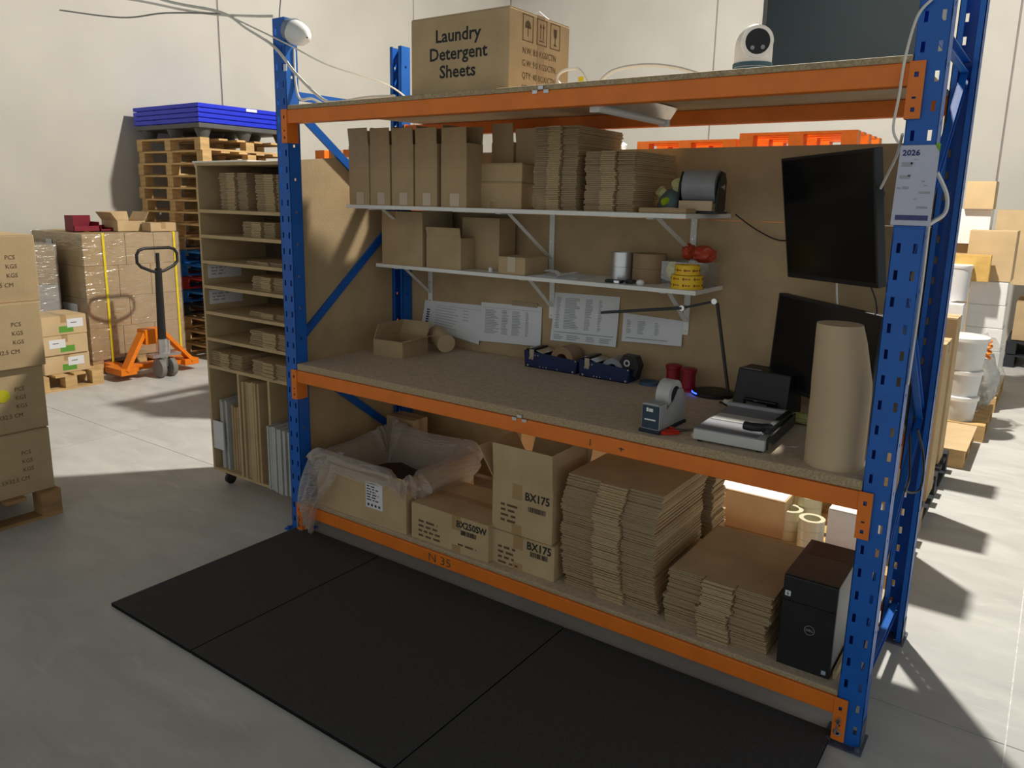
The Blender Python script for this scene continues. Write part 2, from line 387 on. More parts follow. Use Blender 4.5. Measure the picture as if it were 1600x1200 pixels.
def beam(ztop, front=True, scuff=False):
    yf = -.006 if front else YR+.006; s = 1 if front else -1
    y0, y1 = sorted((yf, yf+s*.05))
    b = B(.004, W_-.004, y0, y1, ztop-.06, ztop).build('beam', ORANGE, rack, bevel=.004)
    for left in (True, False):
        g = G(); th = .004
        xa, xb_ = (-.033, .006) if left else (W_-.006, W_+.034)
        wd = xb_-xa; xs_ = [0, wd*.36, wd*.62, wd]; zs_ = [0, .018, .030, .052, .058, .108, .122, .15]
        hl = {(1,1), (1,3), (1,5)}
        g.perf(xs_, zs_, hl, th, Matrix.Translation((xa, yf-th if front else yf, ztop-.147)))
        xi = .002 if left else W_-.006
        g.box(xi, xi+.004, *sorted((yf, yf+s*.062)), ztop-.147, ztop+.003)
        c = g.build('connector', ORANGE, b)
    return b
ZT, ZD, ZB = 2.086, .858, .160
bt = beam(ZT); bd = beam(ZD); bb = beam(ZB)
for z in (ZT, ZD, ZB): beam(z, False)
# small zinc joining clips on the front edges
for b_, z, xc in ((bt, ZT, 1.395), (bd, ZD, 1.335)):
    g = G()
    for dx, dz in ((-.028, -.006), (-.004, .008), (.020, -.006)): g.box(xc+dx, xc+dx+.021, -.010, -.005, z+dz-.004, z+dz+.008)
    g.build('joining_clip', GALV, b_)
text('N 35', .055, INKB, bb, FRONT((.86, -.0068, ZB-.048)), sx=1.2)
marks([(0,0,.004,.026), (.12,.012,.022,.004), (.128,.004,.004,.016)], INKB, bd, FRONT((1.66, -.0068, ZD-.046)), 'marker_strokes')
# safety pins of the lowest connectors
for x in (-.016, W_+.012):
    g = G(); g.cyl((x, -.012, ZB-.075), (x, -.018, ZB-.075), .008, n=8); g.bar((x-.006, -.016, ZB-.12), (x+.004, -.016, ZB-.06), .006, .004, (1,0,0)); g.ring((x, -.011, ZB-.115), (x, -.015, ZB-.115), .013, .008, 12)
    g.build('safety_clip', STEEL, bb)

def board(x0, x1, y0, y1, z0, z1, label, skew=0):
    g = B(x0, x1, y0, y1, z0, z1)
    if skew: g.v = [(v[0]+skew if v[0] == x0 and v[1] == y1 else v[0], v[1], v[2]) for v in g.v]
    o = g.build('shelf_board', PBOARD, None, bevel=.006)
    o.data.materials.append(PEDGE)
    for p in o.data.polygons:
        if abs(p.normal.z) < .8: p.material_index = 1
    if skew:
        o.data.materials.append(mat('pale_board_underside', (.62, .50, .33), .7, var=.06))
        for p in o.data.polygons:
            if p.normal.z < -.8: p.material_index = 2
    return tag(o, label, 'shelf board', 'boards lying on the rack beams')
board(.006, W_, -.004, .832, ZT+.001, ZT+.021, 'thin particle board on the top beams of the rack', .115)
board(.0, W_, .0, .832, ZD+.001, ZD+.034, 'brown particle board worktop on the middle beams of the rack')
board(.0, W_, .0, .832, ZB+.001, ZB+.019, 'particle board on the lowest beams of the rack')
ZDT, ZBT, ZTT = ZD+.034, ZB+.019, ZT+.021
# cardboard sheets lining the rack
bp_ = thing('cardboard_back_panel', 'large brown cardboard sheets lining the back above the worktop', 'panel', (0,0,0))
B(-.08, W_+.05, YR+.008, YR+.015, .80, 1.632).build('sheet', CARD2, bp_)
B(-.08, W_+.05, YR+.008, YR+.015, 1.6332, 1.936).build('sheet', CARD2, bp_)
tag(B(-.05, .77, YR+.016, YR+.022, .19, .85).build('cardboard_sheet', CARD2), 'brown cardboard sheet closing the back below the worktop at the left', 'panel')
g = G().add([(-.094,.02,.19),(-.088,.02,.19),(-.088,.80,.19),(-.094,.80,.19),(-.094,.02,1.86),(-.088,.02,1.86),(-.088,.80,1.935),(-.094,.80,1.935)], [(0,3,2,1),(4,5,6,7),(0,1,5,4),(1,2,6,5),(2,3,7,6),(3,0,4,7)])
tag(g.build('cardboard_side_panel', CARD), 'tall brown cardboard sheet on the left end of the rack', 'panel')

# ------------------------------------------------------------------ cartons
def carton(name, label, w_, d_, h_, loc, rz=0, m=CARD, tape=True, group=None, cat='box', seam_front=False, opened=None, bevel=.004):
    """closed carton: body, two top flaps with a seam between them, tape. Origin at the bottom front left corner"""
    t = thing(name, label, cat, loc, rz, group)
    B(0, w_, 0, d_, 0, h_-.004).build('body', m, t, bevel=bevel)
    if opened is None:
        B(.002, w_-.002, .002, d_/2-.0015, h_-.004, h_).build('flap', m, t); B(.002, w_-.002, d_/2+.0015, d_-.002, h_-.004, h_).build('flap', m, t)
        if tape:
            g = G(); tw = min(.024, d_*.12)
            g.box(-.0008, w_+.0008, d_/2-tw, d_/2+tw, h_, h_+.0006); g.box(w_+.0002, w_+.0008, d_/2-tw, d_/2+tw, h_-.06, h_); g.box(-.0008, -.0002, d_/2-tw, d_/2+tw, h_-.06, h_)
            g.build('tape', TAPE, t)
    if seam_front:
        tw = .02; B(w_/2-tw, w_/2+tw, -.0008, -.0001, h_*.02, h_*.25).build('tape', TAPE, t)
    return t
def open_carton(name, label, w_, d_, h_, loc, rz=0, m=CARD, flaps=(), th=.005, group=None, cat='box', tape=None):
    """open carton: walls and floor, flaps = (side, length, angle from vertical outwards in degrees)"""
    t = thing(name, label, cat, loc, rz, group)
    g = G(); g.box(0, w_, 0, d_, 0, th); g.box(0, w_, 0, th, th, h_); g.box(0, w_, d_-th, d_, th, h_); g.box(0, th, th, d_-th, th, h_); g.box(w_-th, w_, th, d_-th, th, h_)
    g.build('body', m, t)
    for side, ln, ang in flaps:
        a = math.radians(ang); f = G()
        if side in 'FB':
            s = -1 if side == 'F' else 1; y = th/2 if side == 'F' else d_-th/2
            f.bar((w_/2, y, h_), (w_/2, y+s*math.sin(a)*ln, h_+math.cos(a)*ln), w_-.006, th*.8, (1,0,0))
        else:
            s = -1 if side == 'L' else 1; x = th/2 if side == 'L' else w_-th/2
            f.bar((x, d_/2, h_), (x+s*math.sin(a)*ln, d_/2, h_+math.cos(a)*ln), d_-.006, th*.8, (0,1,0))
        f.build('flap', m, t)
    if tape: B(w_*tape-.022, w_*tape+.022, -.0008, -.0001, .004, h_*.16).build('tape', TAPE, t)
    return t
EDGEL = mat('corrugated_edge_light', (.45, .335, .195), .9, var=.18, scale=60, spec=.1, stretch=(1, 1, 8))
EDGED = mat('corrugated_edge_dark', (.34, .255, .155), .9, var=.15, scale=40, spec=.1, stretch=(1, 1, 8))
def flat_stack(label, w_, d_, h_, loc, rz=0, n=40, m=CARD2, jit=.006, group=None, wob=.0, sway=.0, name='flattened_carton_stack', mids=(.34, .66)):
    """a stack of flattened cartons in bundles; each board has two outer flaps and a middle flap at the front edge"""
    t = thing(name, label, 'cardboard stack', loc, rz, group); rnd = random.Random(len(label)*7+n)
    th = h_/n; nb = max(2, n//9); k = 0; ph = rnd.uniform(0, 6)
    for b_ in range(nb):
        k1 = round(n*(b_+1)/nb); g = G(); ox = rnd.uniform(-wob, wob); oy = rnd.uniform(-wob, wob)*.6
        while k < k1:
            sw = sway*math.sin(ph+k/n*5.2)
            jx = ox+rnd.uniform(-jit, jit)+sw; jy = oy+rnd.uniform(-jit, jit)*.8; z0 = k*th; z1 = z0+th*.86
            x = [0, w_*mids[0], w_*mids[0]+.004, w_*mids[1]-.004, w_*mids[1], w_]
            f = rnd.uniform(-.002, .005); q = .014+rnd.uniform(-.004, .004)
            poly = [(x[0]+jx, jy+q), (x[1]+jx, jy+q), (x[1]+jx, jy+.035), (x[2]+jx, jy+.035), (x[2]+jx, jy-f), (x[3]+jx, jy-f), (x[3]+jx, jy+.035), (x[4]+jx, jy+.035), (x[4]+jx, jy+q), (x[5]+jx, jy+q), (x[5]+jx, jy+d_), (x[0]+jx, jy+d_)]
            g.prism(poly, z1-z0, Matrix.Translation((0,0,z0))); k += 1
        o = g.build('bundle', m, t); o.data.materials.append(EDGEL); o.data.materials.append(EDGED)
        for i, p in enumerate(o.data.polygons):
            r_ = i % 14
            if r_ == 6: p.material_index = 1
            elif r_ in (2, 10): p.material_index = 2
    return t
def upright_stack(label, w_, d_, h_, loc, rz=0, n=12, m=CARD2, lean=0., group=None, name='flattened_carton_bundle'):
    """boards standing on edge, side by side along x"""
    t = thing(name, label, 'cardboard stack', loc, rz, group); rnd = random.Random(len(label)*13+n)
    th = w_/n; nb = max(1, n//5); k = 0
    for b_ in range(nb):
        k1 = round(n*(b_+1)/nb); g = G()
        while k < k1:
            y0 = rnd.uniform(0, .02); hh = h_*rnd.uniform(.97, 1); g.box(k*th, k*th+th*.85, y0, y0+d_, 0, hh); k += 1
        g.build('bundle', m, t)
    return t
rnd = random.Random(3)

# ---- top level: detergent carton
dt = carton('detergent_carton', 'closed carton printed Laundry Detergent Sheets standing on top of the rack', .497, .43, .305, (.70, .08, ZTT), m=CARD)
text('Laundry\nDetergent\nSheets', .068, INK, dt, FRONT((.245, -.0006, .205)), 'CENTER', sx=1.04, bold=.0014)
g = B(.4972, .4980, .19, .24, .0, .305)
g.build('tape', TAPE, dt)
def icon_box(x, y, s, parent, mx, kind):
    g = G(); e = .003; hgt = s*1.35
    for a in ((x,y,s,e), (x,y+hgt-e,s,e), (x,y,e,hgt), (x+s-e,y,e,hgt)): g.box(a[0], a[0]+a[2], a[1], a[1]+a[3], 0, .0004, mx)
    cx = x+s/2
    if kind == 0:   # umbrella
        g.add([(cx-.020,y+hgt*.5,.0004),(cx+.020,y+hgt*.5,.0004),(cx+.014,y+hgt*.72,.0004),(cx,y+hgt*.8,.0004),(cx-.014,y+hgt*.72,.0004)], [(0,1,2,3,4)], mx); g.box(cx-.0015, cx+.0015, y+hgt*.2, y+hgt*.6, 0, .0004, mx)
    elif kind == 1: # arrows up
        for dx in (-.012, .008):
            g.box(cx+dx, cx+dx+.004, y+hgt*.25, y+hgt*.7, 0, .0004, mx); g.add([(cx+dx-.005,y+hgt*.68,.0004),(cx+dx+.009,y+hgt*.68,.0004),(cx+dx+.002,y+hgt*.85,.0004)], [(0,1,2)], mx)
        g.box(cx-.018, cx+.018, y+hgt*.15, y+hgt*.19, 0, .0004, mx)
    else:           # wine glass
        g.add([(cx-.012,y+hgt*.8,.0004),(cx-.010,y+hgt*.5,.0004),(cx,y+hgt*.42,.0004),(cx+.010,y+hgt*.5,.0004),(cx+.012,y+hgt*.8,.0004)], [(0,1,2,3,4)], mx); g.box(cx-.002, cx+.002, y+hgt*.2, y+hgt*.45, 0, .0004, mx); g.box(cx-.010, cx+.010, y+hgt*.14, y+hgt*.2, 0, .0004, mx)
    g.build('handling_symbol', INKB, parent)
for i in range(3): icon_box(.085+i*.098, .196, .072, dt, RIGHT((.4984, 0, 0)), i)
for i, s in enumerate(('N.W: 8.0 KGS/CTN', 'G.W: 9.0 KGS/CTN', 'QTY: 40 BOX/CTN', 'MEAS:530X330X320')): text(s, .034, INKB, dt, RIGHT((.4984, .085, .150-i*.046)), sx=.86)
g = G(); g.tube([(.18,.2,.306),(.2,.26,.33),(.26,.3,.34),(.32,.33,.327),(.36,.36,.306)], .012, 8); g.tube([(.40,.24,.306),(.44,.28,.335),(.46,.33,.306)], .010, 8)
tag(g.build('white_scrap', PAPER, None, smooth=True, loc=(.70,.08,ZTT)), 'crumpled white paper lying on the detergent carton', 'paper')

# security camera / pet camera
t = thing('home_camera', 'white capsule shaped home camera with a round black face on top of the rack', 'camera', (2.035, .36, ZTT), .5)
prof = [(.052, 0), (.060, .004), (.063, .03), (.063, .10)] + [(.063*math.cos(a), .125+.075*math.sin(a)) for a in [i*PI/2/8 for i in range(9)]][:-1] + [(.002, .2)]
G().lathe(prof, 32).build('body', WPLAS, t, smooth=True)
G().ring((0,-.040,.135), (0,-.070,.133), .052, .041, 32).build('rim', WPLAS, t, smooth=True)
fc = G().cyl((0,-.03,.135), (0,-.066,.133), .042, .040, 32).build('face', SCREEN, t, smooth=True)
g = G(); g.cyl((-.016,-.060,.113), (-.016,-.069,.113), .007, n=12); g.cyl((.018,-.060,.115), (.018,-.069,.115), .007, n=12); g.build('lens', mat('lens_grey', (.25,.26,.30), .2), fc)
g = G()
for i in range(4): g.ring((0,0,.010+i*.016), (0,0,.023+i*.016), .0665, .0625, 28)
g.build('strap', TEAL, t)

# things lying on the top board
tag(B(1.47, 1.98, .46, .62, ZTT, ZTT+.028).build('flat_black_box', BLACK, None, bevel=.004), 'flat black case lying on the top of the rack', 'case')
def cable(name, pts, r, m, label, sub=6, group=None):
    """smooth path through pts (Catmull-Rom)"""
    P = [Vector(p) for p in pts]; path = []
    for i in range(len(P)-1):
        p0, p1, p2, p3 = P[max(i-1,0)], P[i], P[i+1], P[min(i+2,len(P)-1)]
        for k in range(sub):
            u = k/sub; path.append(.5*((2*p1)+(-p0+p2)*u+(2*p0-5*p1+4*p2-p3)*u*u+(-p0+3*p1-3*p2+p3)*u**3))
    path.append(P[-1])
    return tag(G().tube(path, r, 6).build(name, m, None, smooth=True), label, 'cable', group)
cable('power_cable', [(1.42,.3,ZTT+.01),(1.40,.32,ZTT+.05),(1.36,.31,ZTT+.10),(1.29,.3,ZTT+.09),(1.28,.3,ZTT+.055),(1.34,.3,ZTT+.02),(1.43,.3,ZTT+.012)], .006, CABLEW, 'white cable loop beside the detergent carton')
cable('power_cable', [(1.44,.32,ZTT+.03),(1.5,.34,ZTT+.085),(1.62,.36,ZTT+.10),(1.74,.38,ZTT+.085),(1.86,.38,ZTT+.045),(1.9,.38,ZTT+.02)], .007, CABLEW, 'thick white cable arching towards the home camera')
cable('power_cable', [(1.60,.2,ZTT+.008),(1.63,.22,ZTT+.03),(1.69,.24,ZTT+.03),(1.75,.22,ZTT+.008)], .005, CABLEW, 'short white cable curl on the board edge left of the home camera')
t = thing('cable_plug', 'yellow tagged plug beside the white cable loop on the rack top', 'plug', (1.40, .27, ZTT))
B(-.025, .025, -.015, .015, 0, .022).build('socket', WPLAS, t, bevel=.004); B(.0, .022, -.018, -.014, .018, .06).build('cable_tag', YELST, t)

# ------------------------------------------------------------------ white wall shelves on brackets
def wall_shelf(label, x0, x1, yf, z, brs, hb):
    t = thing('wall_shelf', label, 'shelf', (0,0,0))
    B(x0, x1, yf, YR+.004, z-.018, z).build('board', WHITE, t, bevel=.002)
    for x, hb_ in brs:
        b = B(x-.014, x+.014, YR, YR+.006, z-.02-hb_, z-.02).build('bracket', WHITE, t, bevel=.001)
        g = G(); g.box(x-.014, x+.014, yf+.03, YR, z-.024, z-.019)
        g.bar((x, yf+.06+(YR-yf)*.12, z-.024), (x, YR-.002, z-.02-hb_*.72), .022, .004, (1,0,0)); g.build('strut', WHITE, b)
        g = G()
        for q in (.12, .45, .93): g.cyl((x, YR+.001, z-.02-hb_*q), (x, YR-.003, z-.02-hb_*q), .005, n=8)
        g.build('screw', GALV, b)
    return t
ZS1, ZS2 = 1.662, 1.356
wall_shelf('upper white wall shelf with tall brown boxes', -.002, 1.83, .35, ZS1, ((.935, .31), (1.668, .21), (.14, .3)), .3)
wall_shelf('lower white wall shelf with tape rolls', .022, 1.817, .53, ZS2, ((.14, .21), (.945, .215), (1.66, .215)), .25)
# tall narrow boxes with open tops
xs_ = [(.020, .160), (.164, .298), (.306, .446), (.454, .590), (.612, .762)]
labs = ['tall narrow open box at the left end of the upper shelf', 'second tall narrow open box from the left on the upper shelf', 'third tall narrow open box from the left on the upper shelf', 'fourth tall narrow open box from the left on the upper shelf', 'fifth tall narrow open box on the upper shelf, beside the low wide box']
for i, (a, b_) in enumerate(xs_):
    t = open_carton('tall_box', labs[i], b_-a, .12 if i else .085, .285, (a, .355+.004*i, ZS1), m=CARD2, flaps=(('F', .085-.004*i, 2 if i else 6), ('B', .08, 6), ('L', .085, -3)), group='tall boxes on the upper shelf', th=.004)
    B((b_-a)*.36, (b_-a)*.72, -.0008, -.0001, .004, .062).build('tape', mat('pale_tape', (.56, .46, .34), .3, var=.04), t)
    B(0, b_-a, -.0006, -.0001, .178, .1795).build('crease', CARDE, t)
t = open_carton('tall_box', 'tall open box behind the low wide box on the upper shelf', .125, .20, .30, (.742, .585, ZS1), m=CARD2, flaps=(('F', .085, 4),), group='tall boxes on the upper shelf')
t = open_carton('tall_box', 'tall open box on the upper shelf, next to the thick cardboard stacks', .125, .20, .28, (.87, .60, ZS1), m=CARD2, flaps=(('F', .08, 10),), group='tall boxes on the upper shelf')
t = carton('low_box', 'low wide carton with a bright corner on the upper shelf', .275, .10, .118, (.715, .48, ZS1), m=CARD, tape=False); B(.10, .145, -.0008, -.0001, .0, .03).build('tape', TAPE, t)
carton('low_box', 'shallow carton lying on the low wide carton', .272, .10, .082, (.718, .482, ZS1+.119), m=CARD, tape=False)
# flattened carton stacks on the upper shelf
flat_stack('taller dark stack of flattened cartons on the upper shelf', .215, .40, .345, (1.10, .40, ZS1), n=46, m=CARD2, jit=.004, wob=.004)
flat_stack('lower stack of flattened cartons on the upper shelf near the grey tape roll', .225, .40, .240, (1.355, .40, ZS1), n=32, m=CARD2, jit=.004, wob=.004)
carton('flat_box', 'thin flat carton under the dust mask at the shelf end', .20, .36, .02, (1.60, .42, ZS1), m=CARD, tape=False)
# dust mask
t = thing('dust_mask', 'grey half mask respirator with lime filters on the upper shelf', 'mask', (1.665, .60, ZS1+.021))
G().lathe([(.062, 0), (.064, .012), (.050, .045), (.026, .07), (.004, .078)], 20).build('shell', GLOVE, t, smooth=True)
g = G(); g.cyl((-.005,-.045,.026), (-.012,-.068,.022), .017, .014, 14); g.build('valve', NEON, t, smooth=True)
g = G(); g.cyl((.02,.01,.07), (.025,-.02,.10), .026, .026, 16); g.cyl((-.045,.01,.05), (-.06,-.01,.07), .022, .022, 16); g.build('filter', mat('pale_yellow_filter', (.75, .75, .35), .6), t, smooth=True)
# shelf tape dispenser with grey roll
t = thing('tape_gun_stand', 'black bench dispenser holding a wide grey roll on the upper shelf', 'tape dispenser', (1.79, .58, ZS1), .1)
B(-.085, .085, -.06, .10, 0, .012).build('base', BLACK, t, bevel=.004)
for s in (-1, 1):
    g = G().prism([(-.055,.012),(.075,.012),(.075,.13),(.05,.16),(.0,.165),(-.03,.12)], .008, frame_mx((s*.078-.004, 0, 0), (0,1,0), (0,0,1))); g.build('side_plate', BLACK, t, bevel=.002)
G().ring((-.066,.02,.105), (.066,.02,.105), .068, .036, 32).build('tape_roll', mat('grey_tape', (.27, .28, .30), .35), t, smooth=True)
g = G(); g.cyl((-.088,.02,.105), (.088,.02,.105), .012, n=12); g.build('axle', STEEL, t, smooth=True)
B(-.066, .066, -.066, -.05, .012, .05).build('tear_bar', KRAFT, t)
cable('thin_cable', [(1.86,.80,1.66),(1.95,.812,1.60),(2.05,.815,1.56),(2.14,.80,1.58)], .003, CABLEB, 'thin black cable drooping across the cardboard back panel')

# ---- lower wall shelf contents
t = open_carton('tall_box', 'large tall open box at the left end of the lower white shelf', .285, .24, .235, (.055, .545, ZS2), m=CARD2, flaps=(('F', .04, 2), ('R', .08, 0)))
t = open_carton('tall_box', 'open box with a bent front flap on the lower white shelf', .225, .11, .155, (.362, .55, ZS2), m=CARD2, flaps=(('F', .05, 12),))
t = carton('tall_box', 'plain box standing behind the bent flap box on the lower shelf', .235, .14, .255, (.50, .665, ZS2), m=CARD2, tape=False)
t = carton('small_box', 'small low carton in the middle of the lower white shelf', .155, .20, .082, (.815, .55, ZS2), m=CARD, tape=False); B(.055, .10, -.0008, -.0001, .012, .082).build('tape', mat('pale_tape', (.40, .29, .18), .3), t)
tag(G().cyl((.735,.60,ZS2), (.735,.60,ZS2+.02), .011, n=14).build('bottle_cap', WPLAS, None), 'small white cap on the lower shelf beside the small carton', 'cap')
for i in range(4):
    tag(B(0, .26-.02*i, 0, .19, 0, .0007).build('loose_paper', PAPER, None, loc=(.985+.01*i, .56+.008*i, ZS2+i*.001), rz=.06*i), ['bottom', 'second', 'third', 'top'][i]+' loose white sheet of the small pile on the lower white shelf', 'paper', 'loose sheets on the lower shelf')
pts = [(1.06+.16*u, .57+.03*math.sin(u*7), ZS2+.006+.022*abs(math.cos(u*PI))) for u in [i/16 for i in range(17)]]
g = G()
for i in range(16):
    a, b_ = pts[i], pts[i+1]; g.quad(a, b_, (b_[0],b_[1]+.035,b_[2]+.004), (a[0],a[1]+.035,a[2]+.004))
tag(g.build('paper_strip', PAPER, None, smooth=True, thick=.0008), 'curled white paper strip on the lower shelf', 'paper')
for i, lab in enumerate(('lower shiny silver tape roll on the lower shelf', 'upper shiny silver tape roll stacked on the lower shelf')):
    tag(G().ring((0,0,.0), (0,0,.063), .050, .036, 32).build('silver_tape_roll', mat('silver_foil', (.62, .63, .65), .28, .8, var=.04), None, smooth=True, loc=(1.395, .70, ZS2+i*.064)), lab, 'tape roll')
for i, lab in enumerate(('lower brown paper tape roll beside the silver roll', 'upper brown paper tape roll stacked beside the silver roll')):
    tag(G().ring((0,0,0), (0,0,.063), .074, .036, 32).build('brown_tape_roll', mat('brown_paper_tape', (.30, .19, .105), .6, var=.05), None, smooth=True, loc=(1.525, .71, ZS2+i*.064)), lab, 'tape roll')
for i, (r, lab) in enumerate(((.066, 'larger yellow fragile tape roll at the front of the lower shelf'), (.052, 'smaller yellow fragile tape roll on top of the larger one'))):
    t = thing('yellow_tape_roll', lab, 'tape roll', (1.742, .615, ZS2+i*.057))
    G().ring((0,0,0), (0,0,.055 if i == 0 else .04), r, .036, 36).build('roll', YELLOW, t, smooth=True)
    g = G(); hh = .026 if i == 0 else .019
    for k in range(36):
        a = 2*PI*k/36
        if k % 4 == 3: continue
        c_ = Vector((math.cos(a), math.sin(a), 0)); tt = Vector((-c_.y, c_.x, 0))
        for row in ((hh,),) if i else ((hh-.010,), (hh+.016,)):
            g.bar(c_*(r+.0002)+tt*-.0042+Vector((0,0,row[0])), c_*(r+.0002)+tt*.0042+Vector((0,0,row[0])), .005 if k % 4 else .010, .0006, (0,0,1))
    g.build('tape_print', mat('tape_red_print', (.30, .07, .01), .5), t)
t = thing('clear_tub', 'clear plastic tub with red and yellow bags on the lower shelf', 'tub', (1.70, .74, ZS2))
g = G(); w2 = .105
g.box(-w2, w2, -.06, -.057, 0, .10); g.box(-w2, w2, .057, .06, 0, .10); g.box(-w2, -w2+.003, -.057, .057, 0, .10); g.box(w2-.003, w2, -.057, .057, 0, .10); g.box(-w2, w2, -.06, .06, 0, .003)
g.build('tub', CLEARP, t)
def crumple(r, sx, sy, sz, seed, n=14):
    rr = random.Random(seed); bm = bmesh.new(); bmesh.ops.create_icosphere(bm, subdivisions=3, radius=r)
    for v in bm.verts:
        k = 1+rr.uniform(-.16, .16); v.co = Vector((v.co.x*sx*k, v.co.y*sy*k, v.co.z*sz*k))
    g = G(); g.v = [tuple(v.co) for v in bm.verts]; g.f = [tuple(v.index for v in f.verts) for f in bm.faces]; bm.free(); return g
crumple(.04, 1.3, .9, .9, 5).build('bag', mat('red_bag', (.42, .05, .02), .35), t, smooth=True, loc=(.06, .0, .135))
crumple(.035, .9, .9, 1, 6).build('bag', mat('red_bag', (.42, .05, .02), .35), t, smooth=True, loc=(-.02, .03, .14))
crumple(.035, .8, .9, 1.1, 8).build('pouch', mat('lemon_pouch', (.72, .68, .06), .5), t, smooth=True, loc=(-.07, -.015, .06))
crumple(.03, 1, .9, 1, 9).build('pouch', mat('dark_pouch', (.02, .02, .025), .5), t, smooth=True, loc=(-.05, .0, .028))
t = thing('key_bunch', 'black key fob and bits lying at the shelf front by the silver roll', 'keys', (1.43, .585, ZS2))
B(-.05, .03, -.015, .015, 0, .014).build('fob', BLACK, t, bevel=.005); B(.0, .025, -.024, -.012, .002, .012).build('key', STEEL, t); crumple(.02, 1.4, .8, .5, 12).build('pouch', DARKG, t, loc=(.06, .01, .010)); 
tag(G().lathe([(.012,0),(.017,.005),(.018,.012),(.013,.02),(.003,.023)], 16).build('cotton_ball', WPLAS, None, smooth=True, loc=(1.545, .585, ZS2)), 'small white knob at the front of the lower shelf', 'knob')

# ------------------------------------------------------------------ papers on the back panel
def paper(label, cs, rows, m=PAPER, heavy=False, curl=.012):
    """four corners in the plane of the back panel (x,z): tl,tr,br,bl"""
    y = YR+.004; t = thing('paper_sheet', label, 'paper', (0,0,0), group='papers pinned to the cardboard')
    tl, tr, br, bl = [Vector((c[0], y, c[1])) for c in cs]; n = 8; g = G(); P = []
    for j in range(n+1):
        for i in range(n+1):
            u, v = i/n, j/n; p = (tl*(1-u)+tr*u)*(1-v)+(bl*(1-u)+br*u)*v
            p.y -= curl*v*v*(.4+.6*abs(u-.4)) + .001; P.append(p)
    g.v = [tuple(p) for p in P]; g.f = [(j*(n+1)+i, (j+1)*(n+1)+i, (j+1)*(n+1)+i+1, j*(n+1)+i+1) for j in range(n) for i in range(n)]
    g.build('sheet', m, t, smooth=True)
    def at(u, v):
        p = (tl*(1-u)+tr*u)*(1-v)+(bl*(1-u)+br*u)*v; p.y -= curl*v*v*(.4+.6*abs(u-.4))+.0022; return p
    lg = G(); r_ = random.Random(len(label))
    for (u0, u1, v0, v1) in rows:
        lg.quad(at(u0,v1), at(u1,v1), at(u1,v0), at(u0,v0))
    lg.build('printed_rows', mat('heavy_print', (.16,.17,.22), .8) if heavy else PRINT, t)
    return t, at
rws = [(.22, .22+.45*random.uniform(.7,1), v, v+.016) for v in [.2+.085*i for i in range(8)]]+[(.70, .80, v, v+.014) for v in [.2+.085*i for i in range(4)]]+[(.22,1,.13,.138)]
t, at = paper('white printed page with a bold heading up its left side, first on the panel', [(.10,1.138),(.499,1.145),(.493,.932),(.075,.985)], rws)
g = G()
for i in range(7): g.quad(at(.06,.30+.085*i+.05), at(.115,.30+.085*i+.05), at(.115,.30+.085*i), at(.06,.30+.085*i))
g.build('bold_heading', NAVY, t)
def table(cols, v0, v1, n):
    out = []
    for (u0, u1) in cols:
        for k in range(n): out.append((u0, u0+(u1-u0)*random.uniform(.6,1), v0+(v1-v0)*k/n, v0+(v1-v0)*(k+.45)/n))
    return out
paper('white printed table page, second page on the back panel', [(.501,1.163),(.887,1.173),(.889,.971),(.493,.953)], table(((.08,.32),(.36,.48),(.53,.68),(.75,.80)), .17, .80, 16)+[(.03,.98,.12,.127)])
paper('largest pinned page with grey columns, under the lower shelf bracket', [(.962,1.255),(1.325,1.262),(1.318,1.022),(.946,1.011)], table(((.05,.12),(.18,.42),(.50,.62),(.70,.76)), .10, .74, 20)+[(.04,.95,.80,.815)]+table(((.05,.2),(.25,.5),(.55,.68),(.75,.95)), .86, .97, 3))
paper('short wide printed page behind the folding desk lamp arm', [(1.346,1.190),(1.644,1.182),(1.649,1.067),(1.346,1.055)], table(((.07,.15),(.26,.40),(.55,.62)), .22, .72, 9)+[(.07,.78,.84,.87)])
tag(B(.70,.86,YR+.002,YR+.004,1.165,1.188).build('tape_strip', mat('dull_tape', (.33,.25,.15), .3)), 'strip of tan tape above the second pinned page', 'tape')

